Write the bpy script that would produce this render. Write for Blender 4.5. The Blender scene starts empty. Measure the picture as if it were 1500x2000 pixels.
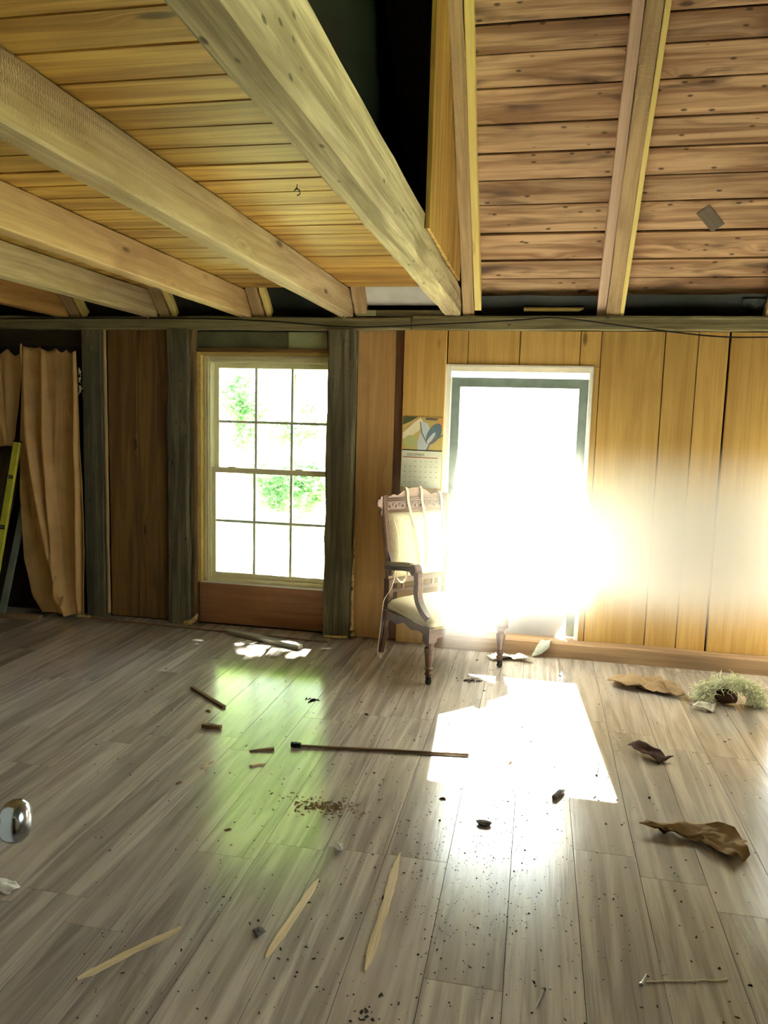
import bpy, math, random
from mathutils import Matrix, Vector, noise as mnoise
random.seed(11)
SC = bpy.context.scene
COL = SC.collection

# ------------------------------------------------------------------ camera
cam_d = bpy.data.cameras.new('camera'); cam = bpy.data.objects.new('camera', cam_d); COL.objects.link(cam)
_r = Vector((0.97973276, 0.19846691, 0.02710353)); _u = Vector((-0.05105855, 0.11659706, 0.99186599)); _f = Vector((-0.19369238, 0.97314748, -0.12436739))
cam.matrix_world = Matrix(((_r.x, _u.x, -_f.x, 0), (_r.y, _u.y, -_f.y, 0), (_r.z, _u.z, -_f.z, 1.5), (0, 0, 0, 1)))
cam_d.sensor_fit = 'VERTICAL'; cam_d.sensor_height = 24.0; cam_d.lens = 24.0 * 1490.21 / 2000.0
cam_d.clip_start = 0.02; cam_d.clip_end = 300
SC.camera = cam

# ------------------------------------------------------------------ sky, sun, exposure
world = bpy.data.worlds.new('sky'); SC.world = world; world.use_nodes = True
bg = world.node_tree.nodes['Background']; bg.inputs[0].default_value = (0.84, 0.93, 1.0, 1); bg.inputs[1].default_value = 5.5
sun_d = bpy.data.lights.new('sun', 'SUN'); sun_d.energy = 100; sun_d.angle = math.radians(0.6); sun_d.color = (1.0, 0.95, 0.86)
sun = bpy.data.objects.new('sun', sun_d); COL.objects.link(sun)
SUN = Vector((0.07, -1.0, -0.84)).normalized()
sun.rotation_euler = SUN.to_track_quat('-Z', 'Y').to_euler(); sun.location = (-1, 12, 12)
SC.view_settings.view_transform = 'Standard'; SC.view_settings.look = 'None'
SC.view_settings.gamma = 1.0; SC.view_settings.use_curve_mapping = False
SC.view_settings.exposure = 1.02
SC.cycles.volume_bounces = 2; SC.cycles.max_bounces = 6; SC.cycles.diffuse_bounces = 4; SC.cycles.glossy_bounces = 2; SC.cycles.sample_clamp_indirect = 12.0
SC.cycles.adaptive_threshold = .08; SC.cycles.volume_step_rate = 3.0

# ------------------------------------------------------------------ helpers
class MB:
    """collects verts / faces, builds ONE mesh object"""
    def __init__(s): s.v = []; s.f = []
    def add(s, vs, fs):
        o = len(s.v); s.v += [tuple(p) for p in vs]; s.f += [tuple(i + o for i in q) for q in fs]; return s
    def box(s, x0, x1, y0, y1, z0, z1):
        return s.add([(x0,y0,z0),(x1,y0,z0),(x1,y1,z0),(x0,y1,z0),(x0,y0,z1),(x1,y0,z1),(x1,y1,z1),(x0,y1,z1)],
                     [(0,3,2,1),(4,5,6,7),(0,1,5,4),(1,2,6,5),(2,3,7,6),(3,0,4,7)])
    def prism(s, poly, axis, a, b):
        """polygon (2-D) extruded along axis 0/1/2 from a to b"""
        n = len(poly); vs = []
        for t in (a, b):
            for p in poly:
                q = [p[0], p[1]]; q.insert(axis, t); vs.append(q)
        fs = [tuple(range(n)), tuple(range(2*n-1, n-1, -1))] + [(i, i+n, (i+1) % n + n, (i+1) % n) for i in range(n)]
        return s.add(vs, fs)
    def tube(s, pts, rad, n=8, cap=True, flat=1.0, up=(0,0,1)):
        """swept tube; rad a number or list; flat squashes along the second axis"""
        P = [Vector(p) for p in pts]; k = len(P); R = rad if isinstance(rad, (list, tuple)) else [rad]*k
        vs = []; up = Vector(up)
        for i in range(k):
            t = (P[min(i+1, k-1)] - P[max(i-1, 0)]).normalized()
            a = t.cross(up)
            if a.length < 1e-3: a = t.cross(Vector((1,0.1,0)))
            a.normalize(); b = t.cross(a).normalized()
            for j in range(n):
                w = 2*math.pi*(j+.5)/n
                vs.append(P[i] + a*math.cos(w)*R[i] + b*math.sin(w)*R[i]*flat)
        fs = [(i*n+j, i*n+(j+1) % n, (i+1)*n+(j+1) % n, (i+1)*n+j) for i in range(k-1) for j in range(n)]
        if cap: fs += [tuple(range(n-1, -1, -1)), tuple(range((k-1)*n, k*n))]
        return s.add(vs, fs)
    def lathe(s, prof, n=14, M=None):
        """profile (r, z) turned about z"""
        M = M or Matrix.Identity(4); vs = []
        for r, z in prof:
            for j in range(n):
                w = 2*math.pi*j/n; vs.append(M @ Vector((r*math.cos(w), r*math.sin(w), z)))
        k = len(prof)
        fs = [(i*n+j, i*n+(j+1) % n, (i+1)*n+(j+1) % n, (i+1)*n+j) for i in range(k-1) for j in range(n)]
        fs += [tuple(range(n-1, -1, -1)), tuple(range((k-1)*n, k*n))]
        return s.add(vs, fs)
    def ribbon(s, pts, w, th=.0015, side=(1,0,0)):
        """flat strap swept through pts"""
        P = [Vector(p) for p in pts]; k = len(P); vs = []; S = Vector(side).normalized()
        Wd = w if isinstance(w, (list, tuple)) else [w]*k
        for i in range(k):
            t = (P[min(i+1, k-1)] - P[max(i-1, 0)]).normalized(); nn = S.cross(t).normalized(); a = t.cross(nn).normalized()
            for q, r in ((-1,-1),(1,-1),(1,1),(-1,1)): vs.append(P[i] + a*q*Wd[i]/2 + nn*r*th/2)
        fs = [(i*4+j, i*4+(j+1) % 4, (i+1)*4+(j+1) % 4, (i+1)*4+j) for i in range(k-1) for j in range(4)] + [(3,2,1,0), tuple((k-1)*4+j for j in range(4))]
        return s.add(vs, fs)
    def build(s, name, mat, parent=None, smooth=False, M=None):
        me = bpy.data.meshes.new(name); me.from_pydata(s.v, [], s.f); me.update()
        import bmesh
        bm = bmesh.new(); bm.from_mesh(me); bmesh.ops.recalc_face_normals(bm, faces=bm.faces); bm.to_mesh(me); bm.free()
        if smooth:
            for p in me.polygons: p.use_smooth = True
        o = bpy.data.objects.new(name, me); COL.objects.link(o)
        if mat: me.materials.append(mat)
        if M is not None: o.matrix_world = M
        if parent: o.parent = parent
        return o
def tag(o, label=None, cat=None, group=None, kind=None):
    if label: o['label'] = label
    if cat: o['category'] = cat
    if group: o['group'] = group
    if kind: o['kind'] = kind
    return o
def empty(name, loc=(0,0,0), rz=0):
    o = bpy.data.objects.new(name, None); COL.objects.link(o); o.location = loc; o.rotation_euler = (0,0,rz); o.empty_display_size = .1
    return o
def frame(c, ld, wd):
    l = Vector(ld).normalized(); w = Vector(wd); w = (w - l*w.dot(l)).normalized(); t = l.cross(w)
    return Matrix(((l.x,w.x,t.x,c[0]),(l.y,w.y,t.y,c[1]),(l.z,w.z,t.z,c[2]),(0,0,0,1)))
def plank_mesh(L, W, T, bev=.003, jit=0., seg=1, rnd=random, taper=0.):
    m = MB(); vs = []; b = min(bev, W*.3, T*.3)
    sec = [(-W/2+b,-T/2),(W/2-b,-T/2),(W/2,-T/2+b),(W/2,T/2-b),(W/2-b,T/2),(-W/2+b,T/2),(-W/2,T/2-b),(-W/2,-T/2+b)]
    for i in range(seg+1):
        x = -L/2 + L*i/seg; k = 1 - taper*i/seg
        dy = rnd.uniform(-jit, jit)*.5; dz = rnd.uniform(-jit, jit)*.3
        for y, z in sec: vs.append((x, y*k+dy+rnd.uniform(-jit, jit)*.4, z*k+dz+rnd.uniform(-jit, jit)*.3))
    fs = [(i*8+j, i*8+(j+1) % 8, (i+1)*8+(j+1) % 8, (i+1)*8+j) for i in range(seg) for j in range(8)]
    fs += [tuple(range(7,-1,-1)), tuple(range(seg*8, seg*8+8))]
    return m.add(vs, fs)
def plank(name, c, ld, wd, L, W, T, mat, parent=None, bev=.003, jit=0., seg=1, taper=0.):
    """board whose local x is its length (so grain runs along it)"""
    o = plank_mesh(L, W, T, bev, jit, seg, taper=taper).build(name, mat, None, M=frame(c, ld, wd))
    if parent:
        o.parent = parent; pm = Matrix.Translation(parent.location) @ parent.rotation_euler.to_matrix().to_4x4()
        o.matrix_parent_inverse = pm.inverted()
    return o
def stick(name, a, b, W, T, mat, parent=None, wd=None, **k):
    a = Vector(a); b = Vector(b); d = b-a
    wd = wd or (Vector((0,0,1)).cross(d) if abs(d.normalized().z) < .95 else Vector((1,0,0)))
    return plank(name, (a+b)/2, d, wd, d.length, W, T, mat, parent, **k)

# ------------------------------------------------------------------ materials
class NT:
    def __init__(s, name):
        s.m = bpy.data.materials.new(name); s.m.use_nodes = True; s.t = s.m.node_tree
        s.b = s.t.nodes['Principled BSDF']; s.o = s.t.nodes['Material Output']
    def n(s, kind, **k):
        x = s.t.nodes.new(kind)
        for a, v in k.items():
            if hasattr(x, a): setattr(x, a, v)
        return x
    def l(s, a, b): s.t.links.new(a, b)
    def math(s, op, a, b=None, clamp=False):
        x = s.n('ShaderNodeMath', operation=op); x.use_clamp = clamp
        for i, v in enumerate((a, b)):
            if v is None: continue
            if isinstance(v, (int, float)): x.inputs[i].default_value = v
            else: s.l(v, x.inputs[i])
        return x.outputs[0]
    def mix(s, fac, a, b, blend='MIX'):
        x = s.n('ShaderNodeMix', data_type='RGBA', blend_type=blend)
        for sock, v in ((x.inputs[0], fac), (x.inputs[6], a), (x.inputs[7], b)):
            if isinstance(v, (int, float)): sock.default_value = v
            elif isinstance(v, (tuple, list)): sock.default_value = (*v[:3], 1)
            else: s.l(v, sock)
        return x.outputs[2]
    def ramp(s, x, a, b, smooth=True):
        r = s.n('ShaderNodeMapRange', interpolation_type='SMOOTHSTEP' if smooth else 'LINEAR'); s.l(x, r.inputs[0])
        r.inputs[1].default_value = a; r.inputs[2].default_value = b; return r.outputs[0]
    def coords(s, amt=(31.0, 7.0, 3.0)):
        tc = s.n('ShaderNodeTexCoord'); oi = s.n('ShaderNodeObjectInfo')
        vm = s.n('ShaderNodeVectorMath', operation='SCALE'); vm.inputs[0].default_value = amt; s.l(oi.outputs['Random'], vm.inputs['Scale'])
        va = s.n('ShaderNodeVectorMath', operation='ADD'); s.l(tc.outputs['Object'], va.inputs[0]); s.l(vm.outputs[0], va.inputs[1])
        s.rand = oi.outputs['Random']; return va.outputs[0]
    def scaled(s, v, sc):
        m = s.n('ShaderNodeVectorMath', operation='MULTIPLY'); s.l(v, m.inputs[0]); m.inputs[1].default_value = sc; return m.outputs[0]
    def noise(s, v, scale=1., detail=4., rough=.55, dist=0.):
        x = s.n('ShaderNodeTexNoise'); s.l(v, x.inputs['Vector'])
        x.inputs['Scale'].default_value = scale; x.inputs['Detail'].default_value = detail; x.inputs['Roughness'].default_value = rough; x.inputs['Distortion'].default_value = dist
        return x.outputs[0]
    def bump(s, h, strength, dist=.01, prev=None):
        x = s.n('ShaderNodeBump'); x.inputs['Strength'].default_value = strength; x.inputs['Distance'].default_value = dist; s.l(h, x.inputs['Height'])
        if prev is not None: s.l(prev, x.inputs['Normal'])
        return x.outputs[0]
    def out(s, col=None, rough=.6, spec=.4, metal=0., nrm=None, coat=0.):
        b = s.b
        if col is not None:
            if isinstance(col, (tuple, list)): b.inputs['Base Color'].default_value = (*col[:3], 1)
            else: s.l(col, b.inputs['Base Color'])
        if isinstance(rough, (int, float)): b.inputs['Roughness'].default_value = rough
        else: s.l(rough, b.inputs['Roughness'])
        b.inputs['Specular IOR Level'].default_value = spec; b.inputs['Metallic'].default_value = metal
        b.inputs['Coat Weight'].default_value = coat
        if nrm is not None: s.l(nrm, b.inputs['Normal'])
        return s.m

def wood(name, base, dark, knot=.35, streak=.5, stain=.35, stain_col=None, specks=0., rough=.7, bump=.25, saw=0., spec=.3, vary=.25, gscale=1.0, knotcol=None, bandw=1.0, stsc=(1.6, 3.2, 3.2), kr=.17):
    N = NT(name); v = N.coords()
    # knots: few cells hold one; the grain bends round them
    vk = N.scaled(v, (2.6, 8.5, 8.5))
    vo = N.n('ShaderNodeTexVoronoi'); N.l(vk, vo.inputs['Vector']); vo.inputs['Scale'].default_value = 1.0
    pick = N.n('ShaderNodeSeparateColor'); N.l(vo.outputs['Color'], pick.inputs[0])
    on = N.ramp(pick.outputs[0], 1-knot-.01, 1-knot+.01)
    near = N.math('MULTIPLY', N.ramp(vo.outputs['Distance'], .42, .05), on)
    core = N.math('MULTIPLY', N.ramp(vo.outputs['Distance'], kr, kr*.45), on)
    off = N.n('ShaderNodeCombineXYZ'); N.l(N.math('MULTIPLY', near, .035), off.inputs[1])
    vd = N.n('ShaderNodeVectorMath', operation='ADD'); N.l(v, vd.inputs[0]); N.l(off.outputs[0], vd.inputs[1]); vd = vd.outputs[0]
    gA = N.noise(N.scaled(vd, (.9*gscale, 15*gscale*bandw, 15*gscale*bandw)), 1., 3., .6, .9)
    gB = N.noise(N.scaled(vd, (2.2*gscale, 110*gscale, 110*gscale)), 1., 2., .6, .2)
    gC = N.noise(N.scaled(v, stsc), 1., 2., .6, .4)
    col = N.mix(N.math('MULTIPLY', N.ramp(gA, .36, .66), streak*1.4, True), base, dark)
    col = N.mix(N.math('MULTIPLY', N.ramp(gB, .45, .75), streak*.55), col, tuple(c*.55 for c in dark))
    sc = stain_col or tuple(c*.5 for c in dark)
    col = N.mix(N.math('MULTIPLY', N.ramp(gC, .52, .78), stain), col, sc)
    kc = knotcol or tuple(c*.3 for c in dark)
    col = N.mix(N.math('MULTIPLY', near, .22), col, dark)
    col = N.mix(N.math('MULTIPLY', core, .85), col, kc)
    if specks:
        v2 = N.n('ShaderNodeTexVoronoi'); N.l(N.scaled(v, (13, 30, 30)), v2.inputs['Vector']); v2.inputs['Scale'].default_value = 1.
        p2 = N.n('ShaderNodeSeparateColor'); N.l(v2.outputs['Color'], p2.inputs[0])
        sp = N.math('MULTIPLY', N.ramp(v2.outputs['Distance'], .26, .12), N.ramp(p2.outputs[1], 1-specks, 1-specks+.02))
        col = N.mix(N.math('MULTIPLY', sp, .8), col, tuple(c*.18 for c in dark))
    hs = N.n('ShaderNodeHueSaturation'); N.l(col, hs.inputs['Color'])
    N.l(N.math('ADD', N.math('MULTIPLY', N.rand, vary), 1-vary/2), hs.inputs['Value'])
    hgt = N.math('ADD', N.math('MULTIPLY', gB, .6), N.math('MULTIPLY', gA, .4))
    if saw:
        w = N.n('ShaderNodeTexWave', bands_direction='X'); N.l(v, w.inputs['Vector']); w.inputs['Scale'].default_value = 34.
        w.inputs['Distortion'].default_value = 7.; w.inputs['Detail'].default_value = 3.; w.inputs['Detail Scale'].default_value = 3.
        cut = N.math('MULTIPLY', w.outputs['Fac'], N.ramp(N.noise(N.scaled(v, (2, 9, 9)), 1., 3.), .38, .62))
        hgt = N.math('ADD', hgt, N.math('MULTIPLY', cut, saw))
    return N.out(hs.outputs[0], rough, spec, nrm=N.bump(hgt, bump, .006))

def plain(name, col, rough=.5, spec=.4, metal=0., var=.15, scale=12., bump=.0, dark=None):
    N = NT(name); v = N.coords()
    g = N.noise(v, scale, 4.)
    c = N.mix(N.math('MULTIPLY', N.ramp(g, .35, .7), 1.0), col, dark or tuple(x*(1-var*2) for x in col))
    return N.out(c, rough, spec, metal, N.bump(g, bump, .004) if bump else None)

M_ = {}
M_['ceil'] = wood('amber_pine', (.50,.30,.065), (.29,.145,.025), knot=.22, streak=.75, stain=.5, stain_col=(.26,.12,.03), rough=.55, bump=.22, vary=.35)
M_['pinkwood'] = wood('pale_pink_strip', (.74,.55,.40), (.52,.34,.22), knot=.2, streak=.35, stain=.4, stain_col=(.34,.18,.12), rough=.7, bump=.3)
M_['beam'] = wood('rough_pale_beam', (.52,.405,.235), (.32,.22,.105), knot=.30, streak=.5, stain=.6, stain_col=(.30,.19,.08), rough=.8, bump=.6, saw=.55, vary=.08)
M_['beam_old'] = wood('weathered_heavy_beam', (.49,.395,.225), (.25,.185,.09), knot=.16, streak=.7, stain=.75, stain_col=(.20,.15,.07), specks=.25, rough=.85, bump=.9, vary=.05)
M_['joist'] = wood('tan_joist', (.55,.38,.18), (.33,.185,.07), knot=.5, streak=.4, stain=.7, stain_col=(.27,.12,.05), rough=.75, bump=.35, vary=.12)
M_['roof'] = wood('stained_roof_board', (.58,.385,.22), (.27,.145,.07), knot=.55, streak=.7, stain=.95, stain_col=(.11,.065,.04), specks=.30, stsc=(2.4,10,10), kr=.12, rough=.75, bump=.3, vary=.3)
M_['rafter'] = wood('rafter_wood', (.50,.36,.19), (.30,.20,.09), knot=.2, streak=.5, stain=.4, stain_col=(.24,.15,.09), rough=.8, bump=.6, saw=.5, vary=.2)
M_['strip'] = wood('new_yellow_strip', (.76,.62,.22), (.58,.42,.10), knot=.3, streak=.25, stain=.2, rough=.65, bump=.2, vary=.1)
M_['board'] = wood('golden_pine_board', (.62,.41,.13), (.45,.26,.065), knot=.14, streak=.42, stain=.3, stain_col=(.36,.17,.06), rough=.5, bump=.15, vary=.22)
M_['board_red'] = wood('reddish_board', (.55,.35,.145), (.40,.22,.085), knot=.10, streak=.4, stain=.4, stain_col=(.24,.10,.06), rough=.55, bump=.15, vary=.15)
M_['panel'] = wood('brown_panel', (.23,.135,.045), (.12,.066,.022), knot=.06, streak=.6, stain=.35, rough=.5, bump=.12, vary=.1)
M_['ply'] = wood('red_plywood', (.40,.20,.10), (.27,.12,.06), knot=.0, streak=.5, stain=.4, rough=.6, bump=.15, vary=.05)
M_['post'] = wood('grey_old_post', (.215,.195,.115), (.09,.082,.05), knot=.08, streak=.7, stain=.5, stain_col=(.05,.05,.04), specks=.06, rough=.85, bump=.8, saw=.3, vary=.2)
M_['post_brown'] = wood('bark_edge', (.26,.17,.08), (.12,.075,.035), knot=.1, streak=.7, stain=.5, rough=.9, bump=1., vary=.1)
M_['plate'] = wood('mossy_plate', (.30,.27,.14), (.15,.13,.07), knot=.1, streak=.6, stain=.6, stain_col=(.09,.075,.05), specks=.06, rough=.85, bump=.8, vary=.12)
M_['tan_trim'] = wood('tan_trim_strip', (.52,.36,.17), (.38,.24,.10), knot=.02, streak=.3, stain=.2, rough=.6, bump=.1)
M_['jamb'] = wood('yellow_jamb', (.66,.48,.15), (.45,.28,.07), knot=.25, streak=.3, stain=.5, stain_col=(.25,.17,.05), rough=.6, bump=.2)
M_['recess_shade'] = wood('recess_shade_wood', (.035,.028,.015), (.018,.014,.008), rough=.8, bump=.3)  # near-black colour stands in for the shade of the doorway recess
M_['log'] = wood('sill_log', (.42,.28,.16), (.26,.16,.09), knot=.12, streak=.5, stain=.5, stain_col=(.18,.13,.08), rough=.75, bump=.5)
M_['greywood'] = wood('silvery_batten', (.34,.34,.27), (.2,.2,.155), knot=.02, streak=.5, stain=.3, rough=.8, bump=.5)
M_['splint'] = wood('fresh_splinter', (.68,.56,.36), (.50,.38,.20), knot=.0, streak=.5, stain=.3, stain_col=(.24,.16,.08), rough=.8, bump=.6, specks=.1)
M_['brownstick'] = wood('brown_stick', (.20,.11,.045), (.09,.05,.025), rough=.7, bump=.4)
M_['sheath'] = plain('dark_sheathing', (.05,.045,.03), .9, .2)
M_['tar'] = plain('black_tar_paper', (.012,.018,.013), .55, .35, var=.3, scale=5., bump=.3)
M_['white_board'] = plain('whitewashed_board', (.66,.66,.62), .7, .3, var=.1, scale=4.)
M_['mint'] = plain('pale_green_paint', (.42,.47,.26), .6, .3, var=.08, scale=7.)
M_['olive'] = plain('olive_grey_paint', (.17,.18,.10), .65, .3, var=.15, scale=6.)
M_['vinyl'] = plain('cream_vinyl', (.84,.80,.50), .4, .45, var=.04)
M_['muntin'] = plain('grey_muntin', (.66,.68,.58), .4, .45, var=.04)
M_['white_trim'] = plain('white_trim_paint', (.80,.80,.74), .5, .4, var=.05)
M_['storm'] = plain('grey_green_storm_frame', (.20,.25,.23), .45, .4, var=.1)
M_['kick'] = plain('pale_grey_kick_panel', (.42,.44,.47), .5, .4, var=.08, scale=3.)
M_['foam'] = plain('yellow_foam', (.68,.50,.20), .7, .3, var=.18, scale=40., bump=.6)
M_['black'] = plain('black_rubber', (.012,.012,.012), .6, .3)
M_['steel'] = plain('brushed_nickel', (.42,.45,.48), .20, .5, 1.0, var=.05)
M_['brass'] = plain('dull_brass', (.65,.5,.25), .35, .5, 1.0)
M_['white_metal'] = plain('white_enamel', (.8,.8,.75), .4, .4)
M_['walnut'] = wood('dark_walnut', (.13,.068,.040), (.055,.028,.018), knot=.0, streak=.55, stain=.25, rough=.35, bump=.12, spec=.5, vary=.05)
M_['walnut_lit'] = wood('lit_walnut', (.30,.18,.12), (.15,.085,.055), knot=.0, streak=.5, stain=.25, rough=.4, bump=.12, spec=.5, vary=.05)  # lighter copy of the walnut, its lit tone put into the colour
M_['ivory'] = plain('ivory_upholstery', (.76,.70,.48), .85, .2, var=.06, scale=60., bump=.25)
M_['olive_uph'] = plain('olive_armpad', (.36,.33,.19), .8, .2, var=.1, scale=50., bump=.2)
M_['strap'] = plain('off_white_webbing', (.74,.66,.46), .85, .2, var=.08, scale=80.)
M_['yellow'] = plain('yellow_level_paint', (.62,.62,.05), .4, .4, var=.08)
M_['grey_green'] = plain('grey_green_paint', (.23,.27,.19), .6, .3, var=.12, scale=8.)
M_['paper'] = plain('calendar_paper', (.74,.77,.62), .7, .3, var=.03)
M_['scrap'] = plain('pale_paper_scrap', (.72,.70,.62), .8, .2, var=.12, scale=30.)
M_['plastic'] = plain('cloudy_plastic', (.52,.58,.52), .3, .5, var=.12, scale=30.)
M_['card'] = plain('brown_cardboard', (.34,.235,.13), .85, .2, var=.15, scale=10.)
M_['rust'] = plain('dark_brown_cloth', (.075,.04,.032), .8, .2, var=.2, scale=20.)
M_['insul'] = plain('pale_fibre', (.84,.88,.64), .9, .1, var=.1, scale=40., bump=.6)
M_['dirt'] = plain('dark_crumbs', (.06,.05,.038), .9, .2, var=.3, scale=60.)
M_['stone'] = plain('grey_pebble', (.16,.15,.14), .8, .3, var=.2, scale=60.)
M_['door'] = plain('white_door_paint', (.58,.58,.55), .45, .4, var=.04, scale=3.)
M_['wallpaint'] = plain('dull_board_wall', (.50,.40,.26), .8, .3, var=.15, scale=2.)

def _curtain():
    N = NT('tan_cotton'); v = N.coords((0,0,0))
    g = N.noise(N.scaled(v, (220, 220, 220)), 1., 2.); h = N.noise(v, 5., 3.)
    c = N.mix(N.ramp(h, .35, .7), (.66,.43,.18), (.54,.34,.135)); c = N.mix(N.math('MULTIPLY', g, .15), c, (.25,.15,.06))
    return N.out(c, .9, .15, nrm=N.bump(g, .15, .002))
M_['curtain'] = _curtain()

def _floor():
    N = NT('grey_oak_laminate'); v = N.coords((17., 5.3, 2.))
    gA = N.noise(N.scaled(v, (.75, 11, 11)), 1., 4., .62, 1.4)
    gB = N.noise(N.scaled(v, (2.4, 75, 75)), 1., 2., .6, .4)
    gC = N.noise(N.scaled(v, (.8, 3.2, 3.2)), 1., 3., .5, .6)
    col = N.mix(N.ramp(gA, .34, .68), (.50,.448,.39), (.262,.23,.20))
    col = N.mix(N.math('MULTIPLY', N.ramp(gB, .5, .78), .5), col, (.15,.13,.118))
    col = N.mix(N.math('MULTIPLY', N.ramp(gC, .5, .75), .55), col, (.54,.46,.39))
    hs = N.n('ShaderNodeHueSaturation'); N.l(col, hs.inputs['Color']); N.l(N.math('ADD', N.math('MULTIPLY', N.rand, .36), .82), hs.inputs['Value'])
    tc = N.n('ShaderNodeTexCoord'); geo = N.n('ShaderNodeNewGeometry')
    dn = N.noise(geo.outputs['Position'], 1.4, 3., .65, .5); ds = N.noise(geo.outputs['Position'], 38., 2., .7)
    dust = N.math('MULTIPLY', N.ramp(dn, .45, .75), N.ramp(ds, .4, .75))
    col = N.mix(N.math('MULTIPLY', dust, .03), hs.outputs[0], (.40,.37,.31))
    rough = N.math('ADD', N.math('MULTIPLY', dust, .10), N.math('ADD', N.math('MULTIPLY', gB, .10), .13))
    return N.out(col, rough, 1.0, nrm=N.bump(N.math('ADD', gB, N.math('MULTIPLY', gA, .5)), .10, .003))
M_['floor'] = _floor()

def _glass():
    N = NT('window_glass'); t = N.n('ShaderNodeBsdfTransparent'); t.inputs[0].default_value = (.96,.98,.96,1)
    g = N.n('ShaderNodeBsdfGlossy'); g.inputs['Roughness'].default_value = .03
    fr = N.n('ShaderNodeFresnel'); fr.inputs[0].default_value = 1.45
    mx = N.n('ShaderNodeMixShader'); N.l(fr.outputs[0], mx.inputs[0]); N.l(t.outputs[0], mx.inputs[1]); N.l(g.outputs[0], mx.inputs[2])
    N.l(mx.outputs[0], N.o.inputs[0]); return N.m
M_['glass'] = _glass()

def _leaf(name, ca, cb, ct):
    N = NT(name); oi = N.coords(); g = N.noise(oi, 2.5, 2.)
    c = N.mix(N.ramp(g, .35, .65), ca, cb)
    N.out(c, .5, .3)
    tr = N.n('ShaderNodeBsdfTranslucent'); tr.inputs[0].default_value = (*ct, 1)
    mx = N.n('ShaderNodeMixShader'); mx.inputs[0].default_value = .5; N.l(N.b.outputs[0], mx.inputs[1]); N.l(tr.outputs[0], mx.inputs[2]); N.l(mx.outputs[0], N.o.inputs[0])
    return N.m
M_['leaf'] = _leaf('sunlit_leaf', (.20,.36,.07), (.30,.46,.10), (.62,.76,.19))
M_['leaf_pale'] = _leaf('pale_bush_leaf', (.26,.40,.24), (.34,.50,.32), (.40,.58,.38))
M_['bark'] = plain('tree_bark', (.14,.11,.08), .9, .2, var=.25, scale=20., bump=.6)
def _ground():
    N = NT('sunlit_lawn'); v = N.coords((0,0,0)); g = N.noise(v, .35, 5.); h = N.noise(v, 30., 3.)
    c = N.mix(N.ramp(g, .35, .7), (.34,.42,.16), (.50,.52,.32)); c = N.mix(N.math('MULTIPLY', h, .3), c, (.25,.33,.10))
    return N.out(c, .95, .1, nrm=N.bump(h, .4, .02))
M_['ground'] = _ground()

# ------------------------------------------------------------------ the setting
WY = 4.93                    # inner face of the window wall
XL, XR, YB = -4.25, 2.25, -0.05
ground = tag(MB().add([(-70,5.6,-.35),(70,5.6,-.35),(70,90,-.35),(-70,90,-.35)], [(0,1,2,3)]).build('ground', M_['ground']), 'bright sunlit lawn beyond the window wall', 'ground', kind='structure')
MB().add([(2.9,-30,-.36),(70,-30,-.36),(70,5.7,-.36),(2.9,5.7,-.36)], [(0,1,2,3)]).build('lawn_patch', M_['ground'], ground)

floor = tag(MB().box(XL, XR, YB-.3, 5.1, -.06, -.0125).build('floor', M_['sheath']), 'grey brown wood laminate floor strewn with dirt', 'floor', kind='structure')
rng = random.Random(4)
PW = .2125
k0 = -21
for k in range(k0, 10):
    xa = .194 + PW*k; y = YB - .3 - rng.uniform(0, 1.1); xc = xa + PW/2
    while y < 4.96:
        L = 1.22; y0 = max(y, YB-.3); y1 = min(y+L, 4.96)
        if y1 - y0 > .04:
            plank('floor_plank', (xc, (y0+y1)/2, -.006), (0,1,0), (1,0,0), y1-y0-.0016, PW-.0018, .012, M_['floor'], floor, bev=.0001)
        y += L

# back wall: rough sheathing with openings, boards and posts in front
wall_back = MB()
Y0, Y1 = 5.0, 5.12
wall_back.box(XL, -3.20, Y0, Y1, -.06, 2.3); wall_back.box(-3.20, -3.172, Y0, Y1, .05, 2.3); wall_back.box(-3.172, -2.33, Y0, Y1, -.06, 2.3)
wall_back.box(-2.33, -1.30, Y0, Y1, -.06, .295); wall_back.box(-2.33, -1.30, Y0, Y1, 1.89, 2.3)
wall_back.box(-1.30, -.60, Y0, Y1, -.06, 2.3); wall_back.box(-.60, .32, Y0, Y1, 1.835, 2.3); wall_back.box(-.60, .32, Y0, Y1, -.06, .075)
wall_back.box(.32, 1.50, Y0, Y1, -.06, 2.3).box(2.15, XR+.1, Y0, Y1, -.06, 2.3).box(1.50, 2.15, Y0, Y1, -.06, .45).box(1.50, 2.15, Y0, Y1, 1.70, 2.3)
wall_back = tag(wall_back.build('wall_back', M_['sheath']), 'window wall of pine boards and old posts', 'wall', kind='structure')
def vboard(name, x0, x1, z0, z1, yf, T, mat, **k):
    return plank(name, ((x0+x1)/2, yf+T/2, (z0+z1)/2), (0,0,1), (1,0,0), z1-z0, x1-x0, T, mat, wall_back, **k)
PT = 2.05
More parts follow.
